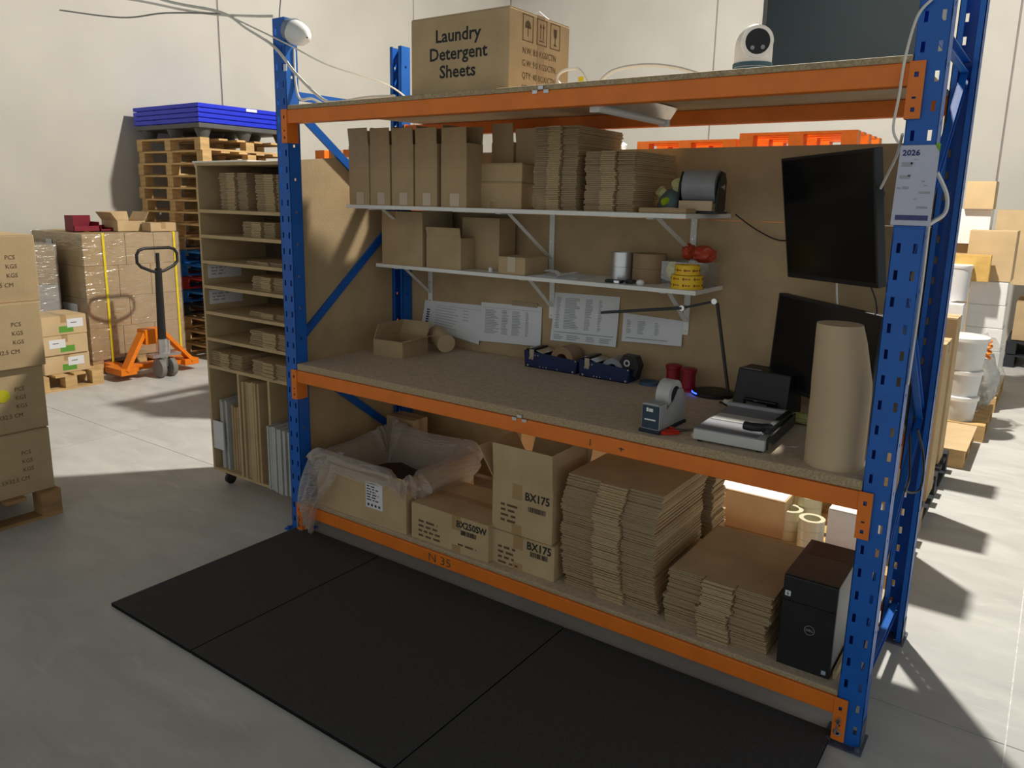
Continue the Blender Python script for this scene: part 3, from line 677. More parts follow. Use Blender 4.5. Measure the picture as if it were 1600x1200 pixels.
# ------------------------------------------------------------------ on the worktop
t = open_carton('small_open_box', 'small open carton with raised flaps at the left end of the worktop', .19, .22, .085, (.125, .40, ZDT), .10, m=CARD2, flaps=(('L', .085, -20), ('B', .08, 25), ('F', .0001, 0), ('R', .06, 75)))
t = thing('paper_tube', 'crumpled kraft paper tube beside the small open carton', 'paper tube', (.355, .69, ZDT))
G().cyl((-.10,.06,.082), (.035,-.015,.052), .05, .05, 24).build('tube', KRAFT, t, smooth=True)
def tape_tin(label, x0, x1, y, kraft):
    t = thing('tape_dispenser_box', label, 'tape dispenser', (x0, y, ZDT)); L_ = x1-x0; d_ = .125; h_ = .082
    g = G(); th = .004
    poly = [(.014,0),(L_-.018,0),(L_,h_*.80),(.0,h_)]
    mx = frame_mx((0,th,0), (1,0,0), (0,0,1)); g.prism(poly, th, mx); g.prism(poly, th, frame_mx((0,d_,0), (1,0,0), (0,0,1)))
    g.add([(.014,0,0),(L_-.018,0,0),(L_-.018,d_,0),(.014,d_,0),(.014,0,.004),(L_-.018,0,.004),(L_-.018,d_,.004),(.014,d_,.004)], [(0,3,2,1),(4,5,6,7),(0,1,5,4),(1,2,6,5),(2,3,7,6),(3,0,4,7)])
    g.bar((.009,d_/2,.0), (-.002+.004,d_/2,h_), d_, .004, (0,1,0)); g.bar((L_-.016,d_/2,0), (L_-.002,d_/2,h_*.8), d_, .004, (0,1,0))
    g.build('case', NAVYBOX, t)
    g = G(); g.bar((.012,d_/2,h_+.006), (L_*.20,d_/2,h_+.010), d_*.96, .008, (0,1,0)); lid = g.build('cutter_head', BLACK, t)
    g = G(); g.bar((.03,d_/2,h_+.013), (L_*.13,d_/2,h_+.014), d_*.9, .003, (0,1,0)); g.bar((L_*.22,d_/2,h_+.004), (L_*.36,d_/2,h_-.006), d_*.9, .003, (0,1,0)); g.build('steel_plate', STEEL, lid)
    g = G(); g.box(.035, .06, -.004, 0, h_-.04, h_+.008); g.cyl((.04,0,h_-.036), (.04,-.008,h_-.036), .006, n=8); g.cyl((.055,0,h_-.036), (.055,-.008,h_-.036), .006, n=8); g.build('latch', mat('brass_latch', (.50,.44,.33), .35, .8), t)
    g = G()
    for fx in (.022/L_, .30, .36, .42, .62, .90): g.cyl((L_*fx+.004,0,.010), (L_*fx+.004,-.004,.010), .0055 if fx in (.022/L_, .90) else .0035, n=8)
    for fx in (.22,.27,.95): g.cyl((L_*fx,0,h_*.85-.006), (L_*fx,-.003,h_*.85-.006), .0035, n=8)
    g.build('rivet', STEEL, t)
    if kraft: G().ring((L_*.68,.012,.058), (L_*.68,d_-.012,.058), .062, .03, 28).build('tape_roll', mat('brown_paper_tape', (.30,.19,.105), .6), t, smooth=True)
    else:
        G().ring((L_*.62,.015,.048), (L_*.62,d_-.012,.048), .055, .03, 28).build('tape_roll', mat('grey_tape', (.27,.28,.30), .35), t, smooth=True)
        g = G().prism([(-.045,0),(.055,-.03),(.07,.02),(.05,.062),(-.01,.066)], .05, frame_mx((L_*.85, .07, h_*.75), (1,0,0), (0,0,1))); hd = g.build('tape_gun_head', BLACK, t)
        G().ring((L_*.86+.01,.018,h_*.75+.03), (L_*.86+.01,.012,h_*.75+.03), .016, .009, 16).build('washer', STEEL, hd, smooth=True)
    return t
tape_tin('navy metal tape dispenser box holding a brown roll, left of the pair', .885, 1.196, .685, True)
tape_tin('navy metal tape dispenser box with a black tape head, right of the pair', 1.204, 1.478, .675, False)
tag(G().ring((0,0,0), (0,0,.014), .046, .02, 28).build('flat_tape_roll', BLUEFLAT, None, smooth=True, loc=(1.545, .735, ZDT)), 'flat blue tape roll lying beside the navy dispensers', 'tape roll')
for i, (x, y, lab) in enumerate(((1.640, .775, 'red plastic spool nearer the navy dispensers'), (1.725, .745, 'red plastic spool nearer the desk lamp base'))):
    t = thing('red_spool', lab, 'spool', (x, y, ZDT), group='red spools')
    G().lathe([(.047,0),(.047,.008),(.036,.012)], 24).build('flange', REDP, t, smooth=True); G().cyl((0,0,.010), (0,0,.082), .031, n=24).build('barrel', REDP, t, smooth=True); G().lathe([(.031,.08),(.036,.083),(.036,.096),(.03,.099)], 24).build('rim', REDP, t, smooth=True)
# folding desk lamp
t = thing('desk_lamp', 'black folding desk lamp with a thin bent arm and blue light on its base', 'lamp', (1.845, .735, ZDT))
bs = G().lathe([(.088,0),(.09,.004),(.088,.014),(.078,.018)], 36).build('base', BLACK, t, smooth=True)
g = G()
for k in range(6):
    a0 = math.radians(205+k*6); a1 = math.radians(211+k*6); g.bar((.0895*math.cos(a0), .0895*math.sin(a0), .012), (.0895*math.cos(a1), .0895*math.sin(a1), .012), .005, .003, (0,0,1))
g.build('status_light', BLUELED, bs)
g = G(); g.bar((.068,.0,.016), (-.013,.0,.408), .018, .010, (0,1,0)); g.build('post', DARKG, t, bevel=.002)
g = G(); g.bar((-.013,-.012,.408), (-.155,-.012,.366), .012, .010, (0,1,0)); g.build('upper_arm', DARKG, t, bevel=.002)
g = G(); g.bar((-.155,-.022,.366), (-.545,-.03,.308), .03, .012, (0,1,0)); g.build('light_arm', DARKG, t, bevel=.003)
for x, z in ((-.013,.408), (-.155,.366)): G().cyl((x,-.004,z), (x,-.034,z), .012, n=16).build('hinge', STEEL, t, smooth=True)
# bench tape dispenser
t = thing('bench_tape_dispenser', 'grey desktop tape dispenser with a silver roll and dark blue front', 'tape dispenser', (1.875, .045, ZDT), -.03)
B(-.042, .042, -.01, .215, 0, .012).build('base', mat('dark_blue_base', (.01,.018,.04), .5), t, bevel=.003)
for s in (-1, 1):
    G().prism([(0,.012),(.205,.012),(.205,.095),(.185,.135),(.15,.14),(.12,.105),(.06,.075),(.052,.105),(0,.105)], .008, frame_mx((s*.032-.004,0,0), (0,1,0), (0,0,1))).build('side_plate', mat('grey_casting', (.36,.37,.38), .45), t, bevel=.002)
B(-.028,.028,.0,.05,.012,.108).build('front_block', mat('grey_casting', (.36,.37,.38), .45), t)
f_ = B(-.033,.033,-.002,0,.016,.1).build('front_label', mat('slate_blue', (.02,.045,.075), .5), t); marks([(.016,.066,.008,.014),(.026,.066,.016,.012),(.010,.034,.044,.005)], WPLAS, f_, FRONT((-.033,-.0022,.012)))
G().ring((-.026,.14,.115), (.026,.14,.115), .058, .036, 32).build('tape_roll', mat('silver_grey_tape', (.55,.55,.54), .35), t, smooth=True); G().cyl((-.027,.14,.115), (.027,.14,.115), .035, n=24).build('core', BLACK, t, smooth=True)
# scissors
t = thing('scissors', 'red handled scissors lying beside the tape dispenser', 'scissors', (1.955, .12, ZDT+.002), .9)
for s in (-1, 1):
    ring_ = [(-.045+.034*math.cos(a), s*.020+.014*math.sin(a), .006) for a in [2*PI*i/16 for i in range(16)]]
    G().tube(ring_, .0055, 6, closed=True).build('handle', mat('scissor_red', (.62,.03,.015), .4), t, smooth=True)
    G().prism([(-.012,s*.014),(.02,s*.002),(.10,s*-.004),(.03,s*-.008)], .003, Matrix.Translation((0,0,.003+.002*s))).build('blade', mat('dark_blade', (.12,.12,.13), .35, .8), t)
# guillotine trimmer
t = thing('paper_trimmer', 'pale grey guillotine paper trimmer with a black handle on the worktop', 'paper trimmer', (2.035, .05, ZDT), .04)
B(0, .245, 0, .40, .008, .046).build('base', mat('trimmer_grey', (.50,.51,.49), .5, var=.03), t, bevel=.004)
B(.004, .215, .006, .39, .046, .0485).build('cutting_bed', mat('trimmer_bed', (.23,.24,.28), .5, var=.04), t)
B(.012, .225, .15, .245, .0485, .0505).build('painted_light_stripe', mat('light_stripe_white', (.60,.60,.58), .4, var=.02), t)  # pale strip painted where a stripe of lamp light crosses the bed
B(0, .24, .375, .395, .046, .060).build('back_fence', mat('trimmer_fence', (.42,.43,.45), .45), t)
g = G(); g.bar((.232,.38,.055), (.232,.05,.064), .022, .018, (1,0,0)); ar = g.build('blade_arm', BLACK, t, bevel=.003)
g = G(); g.tube([(.232,.10,.066),(.22,.055,.074),(.19,.03,.078),(.165,.035,.078)], .015, 10); g.build('grip', BLACK, ar, smooth=True)
g = G().add([(.247,.02,.010),(.252,.02,.010),(.252,.39,.010),(.247,.39,.010),(.247,.02,.05),(.252,.02,.05),(.252,.39,.055),(.247,.39,.055)], [(0,3,2,1),(4,5,6,7),(0,1,5,4),(1,2,6,5),(2,3,7,6),(3,0,4,7)]); g.build('guard_plate', BLACK, t)
for x, y in ((.02,.02),(.225,.02),(.02,.38),(.225,.38)): G().cyl((x,y,0), (x,y,.009), .010, n=10).build('foot', BLACK, t)
t_ = crumple(.035, 2.2, 1.0, .55, 21).build('yellow_glove', LIME, None, smooth=True, loc=(2.27, .52, ZDT+.02)); tag(t_, 'crumpled lime work glove behind the paper trimmer', 'glove')
tag(G().prism([(0,0),(.03,.012),(.034,.03),(.012,.014)], .001, Matrix.Translation((2.315, .19, ZDT+.0005))).build('white_scrap', PAPER), 'tiny white sliver of painted light beside the kraft roll', 'paper')  # white sliver stands for the end of the light stripe on the worktop
# label printer
t = thing('label_printer', 'black upright document printer with a sloping front behind the trimmer', 'printer', (1.985, .565, ZDT), -.12)
g = G().add([(0,0,0),(.225,0,0),(.225,.16,0),(0,.16,0),(.004,.035,.165),(.221,.035,.165),(.221,.15,.165),(.004,.15,.165)], [(0,3,2,1),(4,5,6,7),(0,1,5,4),(1,2,6,5),(2,3,7,6),(3,0,4,7)]); g.build('body', BLACK, t, bevel=.006)
fr = B(.055,.19,-.012,.012,.012,.058).build('front_slot', SCREEN, t, bevel=.004); B(.07,.155,-.0135,-.012,.018,.045).build('paper_window', mat('smoky_window', (.10,.105,.10), .3), fr); B(.10,.118,-.015,-.011,.052,.056).build('badge', STEEL, fr)
B(.02,.10,.036,.040,.166,.168).build('top_edge', mat('grey_edge', (.25,.26,.27), .4), t)
cable('thin_cable', [(1.93,.60,ZDT+.004),(1.96,.52,ZDT+.03),(2.02,.50,ZDT+.012),(2.07,.48,ZDT+.006),(2.16,.50,ZDT+.006)], .004, CABLEB, 'black cable lying in front of the upright printer')
t = thing('cable_plug', 'small white plug on the worktop beside the desk lamp', 'plug', (1.955, .62, ZDT)); B(-.02,.02,-.012,.012,0,.018).build('housing', WPLAS, t, bevel=.004); B(.02,.028,-.004,.004,.006,.012).build('pin', STEEL, t)

# monitors
def monitor(label, o, ux, uz, w_, h_, name='monitor', bez=.010, deep=.035):
    """centre o, screen right vector ux, up vector uz; screen faces ux x uz"""
    mx = frame_mx(o, ux, uz); t = bpy.data.objects.new(name, None); C.objects.link(t); t.matrix_world = mx; tag(t, label, 'monitor')
    B(-w_/2, w_/2, -h_/2, h_/2, -deep, 0).build('housing', BLACK, t, bevel=.004)
    B(-w_/2+bez, w_/2-bez, -h_/2+bez*1.8, h_/2-bez, .0, .0008).build('screen', SCREEN, t)
    B(-w_*.28, w_*.28, -h_*.28, h_*.28, -deep-.025, -deep).build('rear_cover', BLACK, t, bevel=.008)
    marks([(-.01,-h_/2+.004,.02,.006)], DARKG, t, Matrix.Translation((0,0,.0002)), 'badge')
    return t, mx
# corners found from the outline: upper left / right edges stand at different depths
def mon_from(tl, tr, bl, br):
    tl, tr, bl, br = map(Vector, (tl, tr, bl, br)); o = (tl+tr+bl+br)/4; ux = (tr+br-tl-bl); uz = (tl+tr-bl-br); return o, ux, uz, ux.length/2, uz.length/2
MU = ((2.065,.62,1.857), (2.443,.30,1.893), (2.165,.62,1.445), (2.551,.30,1.432))
o, ux, uz, w_, h_ = mon_from(*MU)
mu, mxu = monitor('dark monitor tilted on an arm above, near the calendar', o, ux, uz, w_, h_)
g = G(); c_ = o-ux.cross(uz).normalized()*.055
g.bar(c_, (2.36,.80,1.66), .04, .03, (0,0,1)); g.box(2.30,2.42,.80,.828,1.56,1.76)
iv = mxu.inverted(); g.v = [tuple(iv @ Vector(v)) for v in g.v]; g.build('wall_arm', BLACK, mu)
ML = ((2.10,.69,1.357), (2.53,.42,1.345), (2.085,.69,.995), (2.52,.42,.965))
o, ux, uz, w_, h_ = mon_from(*ML)
ml, mxl = monitor('large black monitor standing on the worktop behind the kraft paper roll', o, ux, uz, w_, h_)
# its stand, expressed in monitor axes
inv = mxl.inverted(); foot = Vector((o.x+.06, o.y+.08, ZDT)); g = G(); g.bar(inv @ (o+Vector((.03,.04,0))), inv @ (foot+Vector((0,0,.01))), .05, .02, (1,0,0)); g.build('stand_neck', BLACK, ml)
g = G(); g.add([(inv @ (foot+Vector(p))) for p in ((-.09,-.06,0),(.09,-.06,0),(.09,.06,0),(-.09,.06,0),(-.09,-.06,.012),(.09,-.06,.012),(.09,.06,.012),(-.09,.06,.012))], [(0,3,2,1),(4,5,6,7),(0,1,5,4),(1,2,6,5),(2,3,7,6),(3,0,4,7)]); g.build('stand_foot', BLACK, ml)
cable('thin_cable', [(2.33,.60,1.46),(2.33,.62,1.40),(2.335,.64,1.33)], .004, CABLEW, 'short pale cable hanging between the two monitors')
cable('thin_cable', [(2.47,.47,1.44),(2.49,.5,1.38),(2.50,.52,1.30)], .003, CABLEB, 'short black cable hanging between the two monitors')
# kraft paper roll
t = thing('kraft_paper_roll', 'tall kraft paper roll standing on end at the right of the worktop', 'paper roll', (2.487, .112, ZDT))
rings = [(.089,0,0),(.0895,.0,.10),(.0895,.0,.24),(.089,-.002,.275),(.083,-.008,.33),(.076,-.016,.40),(.068,-.024,.452)]
g = G(); n = 40
for r, dx, z in rings: g.v += [(dx+r*math.cos(2*PI*i/n), r*math.sin(2*PI*i/n), z) for i in range(n)]
for k in range(len(rings)-1):
    for i in range(n): g.f.append((k*n+i, k*n+(i+1)%n, (k+1)*n+(i+1)%n, (k+1)*n+i))
k = len(rings)-1; g.v += [(-.024+.022*math.cos(2*PI*i/n), .022*math.sin(2*PI*i/n), .450) for i in range(n)]+[(-.024+.021*math.cos(2*PI*i/n), .021*math.sin(2*PI*i/n), .40) for i in range(n)]
for i in range(n):
    g.f.append((k*n+i, k*n+(i+1)%n, (k+1)*n+(i+1)%n, (k+1)*n+i)); g.f.append(((k+1)*n+i, (k+1)*n+(i+1)%n, (k+2)*n+(i+1)%n, (k+2)*n+i))
g.build('paper_roll', KRAFT, t, smooth=True)
G().cyl((-.024,0,.40), (-.024,0,.404), .021, n=24).build('core', mat('core_dark', (.10,.07,.045), .9), t)

# ------------------------------------------------------------------ bottom shelf
# tall open carton with a plastic liner
LX, LW, LD, LH = .10, .605, .50, .262
t = open_carton('lined_carton', 'open brown carton with a crumpled plastic liner on the bottom shelf', LW, LD, LH, (LX, .02, ZBT), m=CARD, flaps=())
lb = B(.345, .455, -.0012, -.0002, .075, .205).build('shipping_label', PAPER, t)
marks(scribble(.352, .193, .085, 7, .0135, random.Random(4)), INK, lb, FRONT((0,-.0014,0)))
marks([(.356+.024*i,.084,.012,.012) for i in range(4)], INK, lb, FRONT((0,-.0014,0)), 'handling_symbol')
g = crumple(.2, 1.25, 1.05, .35, 31); g.build('dark_contents', mat('dark_goods', (.05,.025,.025), .8), t, smooth=True, loc=(LW/2, LD/2, .10))
def liner():
    """plastic sheet: rises from inside, over the rim and hangs outside; the front left tail reaches below the shelf"""
    rr = random.Random(11); n = 120; g = G(); rows = []
    cx, cy = LW/2, LD/2
    per = []
    for i in range(n):   # rounded rectangle round the rim
        a = 2*PI*i/n; c, s = math.cos(a), math.sin(a); e = .22
        per.append((cx+(LW/2)*math.copysign(abs(c)**e, c), cy+(LD/2)*math.copysign(abs(s)**e, s), a))
    m_ = 16
    for j in range(m_+1):
        v = j/m_; row = []
        for i, (x, y, a) in enumerate(per):
            d = Vector((math.cos(a), math.sin(a), 0)); ang = a % (2*PI)
            lift = .022+.018*math.sin(3*a+1)+.014*math.sin(7*a)+.055*math.exp(-((ang-PI/2)/.9)**2)   # higher at the back
            drop = .055+.02*math.sin(5*a+.5)+.015*math.sin(11*a)
            fr = math.exp(-((ang-(PI+.62))/.26)**2)            # tail at the front left
            rt = math.exp(-((ang-(2*PI-.12))/.42)**2)+math.exp(-((ang+.12)/.42)**2)    # full lobe on the right
            drop += .06*fr+.07*rt
            w1 = math.sin(a*23)*.010+math.sin(a*41+j*.4)*.006
            if v < .35:
                u = v/.35; p = Vector((x, y, 0))-d*(.10*(1-u)+.012); z = LH-.13*(1-u)+lift*u
            else:
                u = (v-.35)/.65; out = .010+.060*math.sin(min(1, u*1.4)*PI)*(.5+.3*math.sin(2*a))+.07*rt*math.sin(u*PI)+.02*u
                p = Vector((x, y, 0))+d*out; z = LH+lift*(1-u)**.6-drop*u**1.15
                if False:                                     # gather the tail to a strip
                    cxx, cyy = -.005+.02*math.sin(u*4), -.045; k = fr*min(1, u*1.5)*.55; p.x = p.x*(1-k)+cxx*k; p.y = min(p.y, -.012)*(1-k)+cyy*k
            p.z = z; p += d*w1*(.4+v); p.z += math.sin(a*31+j)*.004
            if p.y < -.002+.0 and v > .35: p.y = min(p.y, -.008)
            row.append(p)
        rows.append(row)
    for row in rows: g.v += [tuple(p) for p in row]
    for j in range(m_):
        for i in range(n): g.f.append((j*n+i, j*n+(i+1)%n, (j+1)*n+(i+1)%n, (j+1)*n+i))
    return g
liner().build('plastic_liner', LINER, t, smooth=True)
g = G(); nu, nv = 26, 22
for j in range(nv+1):
    v = j/nv
    for i in range(nu+1):
        u = i/nu
        wd = .235*(1-v)+.085*v+.03*math.sin(v*5); cx_ = .075-.085*v**.8+.012*math.sin(v*7)
        x = cx_+(u-.5)*wd+.006*math.sin(u*19+v*6)
        z = LH+.028-(LH+.115)*v+.035*(u-.5)*(1-v)-(.05*u*v)
        y = -.014-.05*math.sin(min(1,v*1.2)*PI*.62)-.014*math.sin(u*PI)*(1-.3*v)+(.010+.007*v)*math.sin(u*24+v*5+1.2*math.sin(v*9))
        if j < 2: y += .03*(1-v*nv/2); z += .004*j
        g.v.append((x, y, z))
for j in range(nv):
    for i in range(nu): g.f.append((j*(nu+1)+i, (j+1)*(nu+1)+i, (j+1)*(nu+1)+i+1, j*(nu+1)+i+1))
g.build('liner_tail', LINER, t, smooth=True)
t = carton('standing_carton', 'tall narrow carton behind the lined carton at the rack corner', .20, .12, .33, (.035, .58, ZBT), m=CARD)
def bx(name, label, w_, d_, h_, loc, code, tx, op=False, hand=False, tp=.62, rz=0):
    if op: t = open_carton(name, label, w_, d_, h_, loc, rz, m=CARD, flaps=(('F', .16, 4), ('L', .15, 34), ('R', .15, -8), ('B', .15, 20)))
    else: t = carton(name, label, w_, d_, h_, loc, rz, m=CARD)
    B(w_*tp-.024, w_*tp+.024, -.0009, -.0002, h_*.62 if not op else h_*.7, h_).build('tape', TAPE, t)
    B(w_*tp-.024, w_*tp+.024, -.0009, -.0002, 0, h_*.2).build('tape', TAPE, t)
    text(code, .048 if len(code) < 6 else .042, INK, t, FRONT((tx, -.0014, h_*.72 if not op else h_*.74)), sx=.92, bold=.0012)
    r_ = random.Random(len(label)); bars = []; x = tx+w_*.06
    while x < tx+w_*.06+.085: q = r_.uniform(.0012,.004); bars.append((x, h_*.53, q, .022)); x += q+r_.uniform(.0015,.004)
    marks(bars, INK, t, FRONT((0,-.0014,0)), 'barcode')
    marks(scribble(.045, h_*.52, w_*.36, 4, .023, r_), INKB, t, FRONT((0,-.0014,0)))
    if hand: marks(scribble(tx+.01, h_*.22, .11, 1, .02, r_), INKB, t, FRONT((0,-.0014,0)), 'handwriting')
    return t
bx('parts_carton', 'closed carton marked BX250SW on the bottom shelf', .44, .345, .170, (.735, .022, ZBT), 'BX250SW', .265, hand=True, tp=.60)
bx('parts_carton', 'closed carton marked BX175, under the open one', .325, .30, .152, (1.163, .05, ZBT), 'BX175', .19, tp=.45)
bx('parts_carton', 'open topped carton marked BX175 stacked on a closed one', .300, .28, .222, (1.170, .055, ZBT+.154), 'BX175', .165, op=True, tp=.42)
flat_stack('tall stack of flattened cartons in the middle of the bottom shelf', .405, .47, .475, (1.515, .055, ZBT), n=84, m=CARD, jit=.005, wob=.008, sway=.016, mids=(.36, .66))
flat_stack('second tall stack of flattened cartons behind the middle one', .26, .16, .42, (1.67, .59, ZBT), n=72, m=CARD, jit=.005, wob=.008)
flat_stack('wide low stack of pale flattened cartons beside the computer tower', .375, .49, .218, (1.975, .04, ZBT), n=36, m=CARD2, jit=.005, wob=.008, sway=.006)
# computer tower
t = thing('computer_tower', 'black desktop computer tower on the right end of the bottom shelf', 'computer', (2.388, .045, ZBT))
B(0, .172, .012, .34, .0, .322).build('case', mat('tower_grey', (.23,.235,.23), .45, .3, var=.05), t, bevel=.004)
fr = B(0, .172, 0, .014, .0, .322).build('front_panel', BLACK, t, bevel=.003); B(.0, .172, .012, .335, .3222, .325).build('top_panel', mat('tower_top', (.05,.043,.036), .5), t)
B(.02, .15, .21, .33, .3252, .3258).build('top_vent', BLACK, t)
B(.002, .170, -.0015, .0, .236, .2375).build('panel_seam', SCREEN, fr)
mx = FRONT((.096,-.0014,.152)); g = G(); n = 36
for k in range(n):
    a0, a1 = 2*PI*k/n, 2*PI*(k+1)/n; g.add([(math.cos(a)*r, math.sin(a)*r, .0003) for a, r in ((a0,.0150),(a1,.0150),(a1,.0168),(a0,.0168))], [(0,1,2,3)], mx)
g.build('round_emblem', mat('emblem_grey', (.45,.46,.47), .3, .5), fr); text('DELL', .0105, mat('emblem_grey', (.45,.46,.47), .3, .5), fr, FRONT((.096,-.0016,.1485)), 'CENTER', sx=1.0, bold=.0003)
s_ = B(.008,.026,-.0012,-.0002,.252,.270).build('number_sticker', PAPER, fr); text('6', .016, INK, s_, FRONT((.017,-.0015,.2555)), 'CENTER', bold=.0003)
s_ = B(.146,.160,-.0012,-.0002,.012,.026).build('maker_sticker', mat('blue_grey_sticker', (.35,.42,.52), .4), fr)
# thin board edge under the tower's side
tag(B(2.567, 2.577, .06, .34, ZBT, ZBT+.03).build('wood_offcut', MDF), 'pale wood offcut beside the computer tower', 'offcut')

# ------------------------------------------------------------------ calendar, cables, camera on the uprights
t = thing('wall_calendar', 'white 2026 planner sheet hung on the right upright of the rack', 'calendar', (2.593, -.012, 1.654))
g = G().prism([(0,0),(.100,0),(.100,.195),(.088,.215),(.004,.215)], .002, FRONT((0,0,0))); g.build('sheet', mat('calendar_paper', (.52,.54,.66), .7, var=.02), t)
G().prism([(.088,.215),(.100,.195),(.1005,.218),(.094,.222)], .001, FRONT((0,.003,0))).build('green_corner', mat('lime_board', (.20,.42,.03), .6), t)
text('2026', .021, NAVY, t, FRONT((.010,-.0030,.188)), sx=1.05, bold=.0006)
marks([(.012,.158,.026,.012),(.034,.164,.008,.006),(.010,.126,.026,.009),(.030,.132,.008,.006),(.006,.098,.010,.005),(.020,.098,.016,.007),(.066,.117,.008,.004),(.062,.086,.028,.006),(.060,.046,.028,.006),(.072,.106,.008,.003),(.04,.176,.012,.002),(.05,.07,.01,.003)], mat('pale_print', (.36,.37,.43), .8), t, FRONT((0,-.0026,0)))
B(.010,.092,-.0028,-.0020,.014,.028).build('footer_band', mat('slate_band', (.06,.07,.20), .7), t); 
t = thing('dome_camera', 'white dome shaped camera fixed near the top of the left upright', 'camera', (.005, .03, 2.435))
mx = frame_mx((.045,0,0), (0,1,0), (0,0,1))
g = G(); prof = [(.052,0),(.054,.006),(.052,.03),(.044,.062),(.030,.085),(.004,.094)]; n = 28
for r, z in prof: g.v += [tuple(Matrix.Rotation(.35,3,'Y') @ Vector((z+.028, r*math.cos(2*PI*i/n), r*math.sin(2*PI*i/n)))) for i in range(n)]
for k in range(len(prof)-1):
    for i in range(n): g.f.append((k*n+i, k*n+(i+1)%n, (k+1)*n+(i+1)%n, (k+1)*n+i))
g.build('dome', WPLAS, t, smooth=True)
G().cyl((-.004,0,0), (.034,0,-.008), .050, .054, 28).build('mount', mat('grey_blue_mount', (.22,.26,.36), .5), t, smooth=True)
cable('hanging_cable', [(-1.75,-.05,2.80),(-1.2,-.02,2.70),(-.75,.0,2.60),(-.45,.0,2.545),(-.2,-.01,2.51),(-.06,-.008,2.495)], .006, CABLEW, 'white cable running from the upper left to the top of the left upright')
cable('hanging_cable', [(-1.55,-.04,2.86),(-.9,-.02,2.66),(-.45,-.01,2.555),(-.25,-.012,2.46),(-.05,-.016,2.36),(.08,-.012,2.24),(.20,.03,2.13),(.27,.06,ZTT+.006),(.42,.09,ZTT+.02),(.62,.06,ZTT+.012)], .007, CABLEW, 'white cable sagging past the left upright onto the top board')
cable('hanging_cable', [(-.42,-.012,2.545),(-.15,-.016,2.44),(.05,-.012,2.36),(.18,.1,2.28),(.30,.35,2.22),(.22,.62,2.16),(.12,.76,2.14)], .004, CABLEW, 'thin pale cable sagging from the left upright to the rear upright')
cable('hanging_cable', [(.002,.05,2.36),(.004,.05,2.22),(.03,.05,2.14),(.10,.06,ZTT+.03),(.16,.07,ZTT+.006)], .006, CABLEW, 'white cable running down the left upright from the dome camera')
cable('hanging_cable', [(-1.9,-.06,2.72),(-1.3,-.03,2.62),(-.9,-.02,2.60),(-.45,-.006,2.55)], .004, mat('grey_cable', (.25,.25,.26), .5), 'thin grey cable below the white ones at the upper left')
tag(B(-.008,.012,-.006,-.001,2.255,2.285).build('cable_clip', WPLAS, None, bevel=.002), 'small white cable clip on the left upright', 'clip')
tag(G().tube([(-.035,.005,2.49),(-.03,.004,2.52),(-.012,.0,2.575),(-.016,.0,2.59)], .003, 6).build('wire_tie', mat('grey_cable', (.25,.25,.26), .5), None, smooth=True), 'twisted wire end sticking up from the left upright', 'wire')
cable('hanging_cable', [(2.63,-.012,2.24),(2.60,-.014,2.20),(2.583,-.018,2.10),(2.578,-.016,2.00),(2.572,-.012,1.915),(2.590,-.010,1.875)], .004, CABLEW, 'thin white cable hanging beside the right upright above the calendar')
cable('hanging_cable', [(2.595,.0,1.90),(2.57,.1,1.85),(2.53,.22,1.80),(2.50,.30,1.76)], .004, CABLEW, 'pale cable running from the calendar to the tilted monitor')
cable('hanging_cable', [(2.684,.06,1.80),(2.71,.10,1.74),(2.712,.10,1.69),(2.69,.06,1.665),(2.684,.012,1.655)], .006, CABLEW, 'white cable loop on the outer side of the right upright')
cable('hanging_cable', [(2.686,.02,1.65),(2.686,.03,1.50),(2.685,.03,1.35),(2.684,.02,1.2)], .004, CABLEW, 'white cable running down the outer side of the right upright')
cable('black_power_lead', [(2.66,.40,.95),(2.68,.36,.82),(2.66,.50,.72),(2.69,.62,.70),(2.69,.60,.82),(2.67,.50,.95)], .004, CABLEB, 'black power lead looped through the right end frame')
# batten light under the top board
t = thing('batten_light', 'silver batten light fitting under the top board of the rack', 'lamp', (1.585, .06, ZT-.001))
G().add([(-.05,0,-.004),(.05,0,-.004),(.05,.60,-.004),(-.05,.60,-.004),(-.018,.0,-.05),(.018,.0,-.05),(.018,.60,-.05),(-.018,.60,-.05)], [(0,1,2,3),(4,7,6,5),(0,4,5,1),(1,5,6,2),(2,6,7,3),(3,7,4,0)]).build('reflector', mat('satin_reflector', (.70,.69,.66), .22, .7), t)
G().cyl((0,.03,-.060), (0,.57,-.060), .013, n=16).build('tube', WPLAS, t, smooth=True)
for y in (.012, .588): B(-.02,.02,y-.012,y+.012,-.075,-.02).build('end_cap', WPLAS, t, bevel=.003)

# ------------------------------------------------------------------ slotted shelf trolley left of the rack
UX0, UX1, UY0, UY1, UZ0, UZ1 = -.985, -.105, .15, .58, .085, 1.868
t = thing('carton_trolley', 'tall fibreboard shelf trolley with flattened cartons left of the rack', 'shelf unit', (0,0,0))
B(UX0, UX0+.016, UY0, UY1, UZ0, UZ1).build('side_panel', MDF, t); B(UX1-.016, UX1, UY0, UY1, UZ0, UZ1).build('side_panel', MDF, t)
B(UX0+.016, UX1-.016, UY0, UY1, UZ1-.016, UZ1).build('top_panel', MDF, t); B(UX0+.016, UX1-.016, UY0, UY1, UZ0, UZ0+.016).build('bottom_panel', MDF, t)
B(UX0, UX1, UY1, UY1+.004, UZ0, UZ1).build('back_panel', mat('dark_hardboard', (.12,.085,.05), .8), t)
ZU = [1.615, 1.476, 1.332, 1.192, 1.043, .890, .727]
for z in ZU: B(UX0+.016, UX1-.016, UY0, UY1, z-.018, z).build('shelf', MDF, t)
for x in (-.70, -.43): B(x-.009, x+.009, UY0, UY1, UZ0+.016, .709).build('divider', MDF, t)
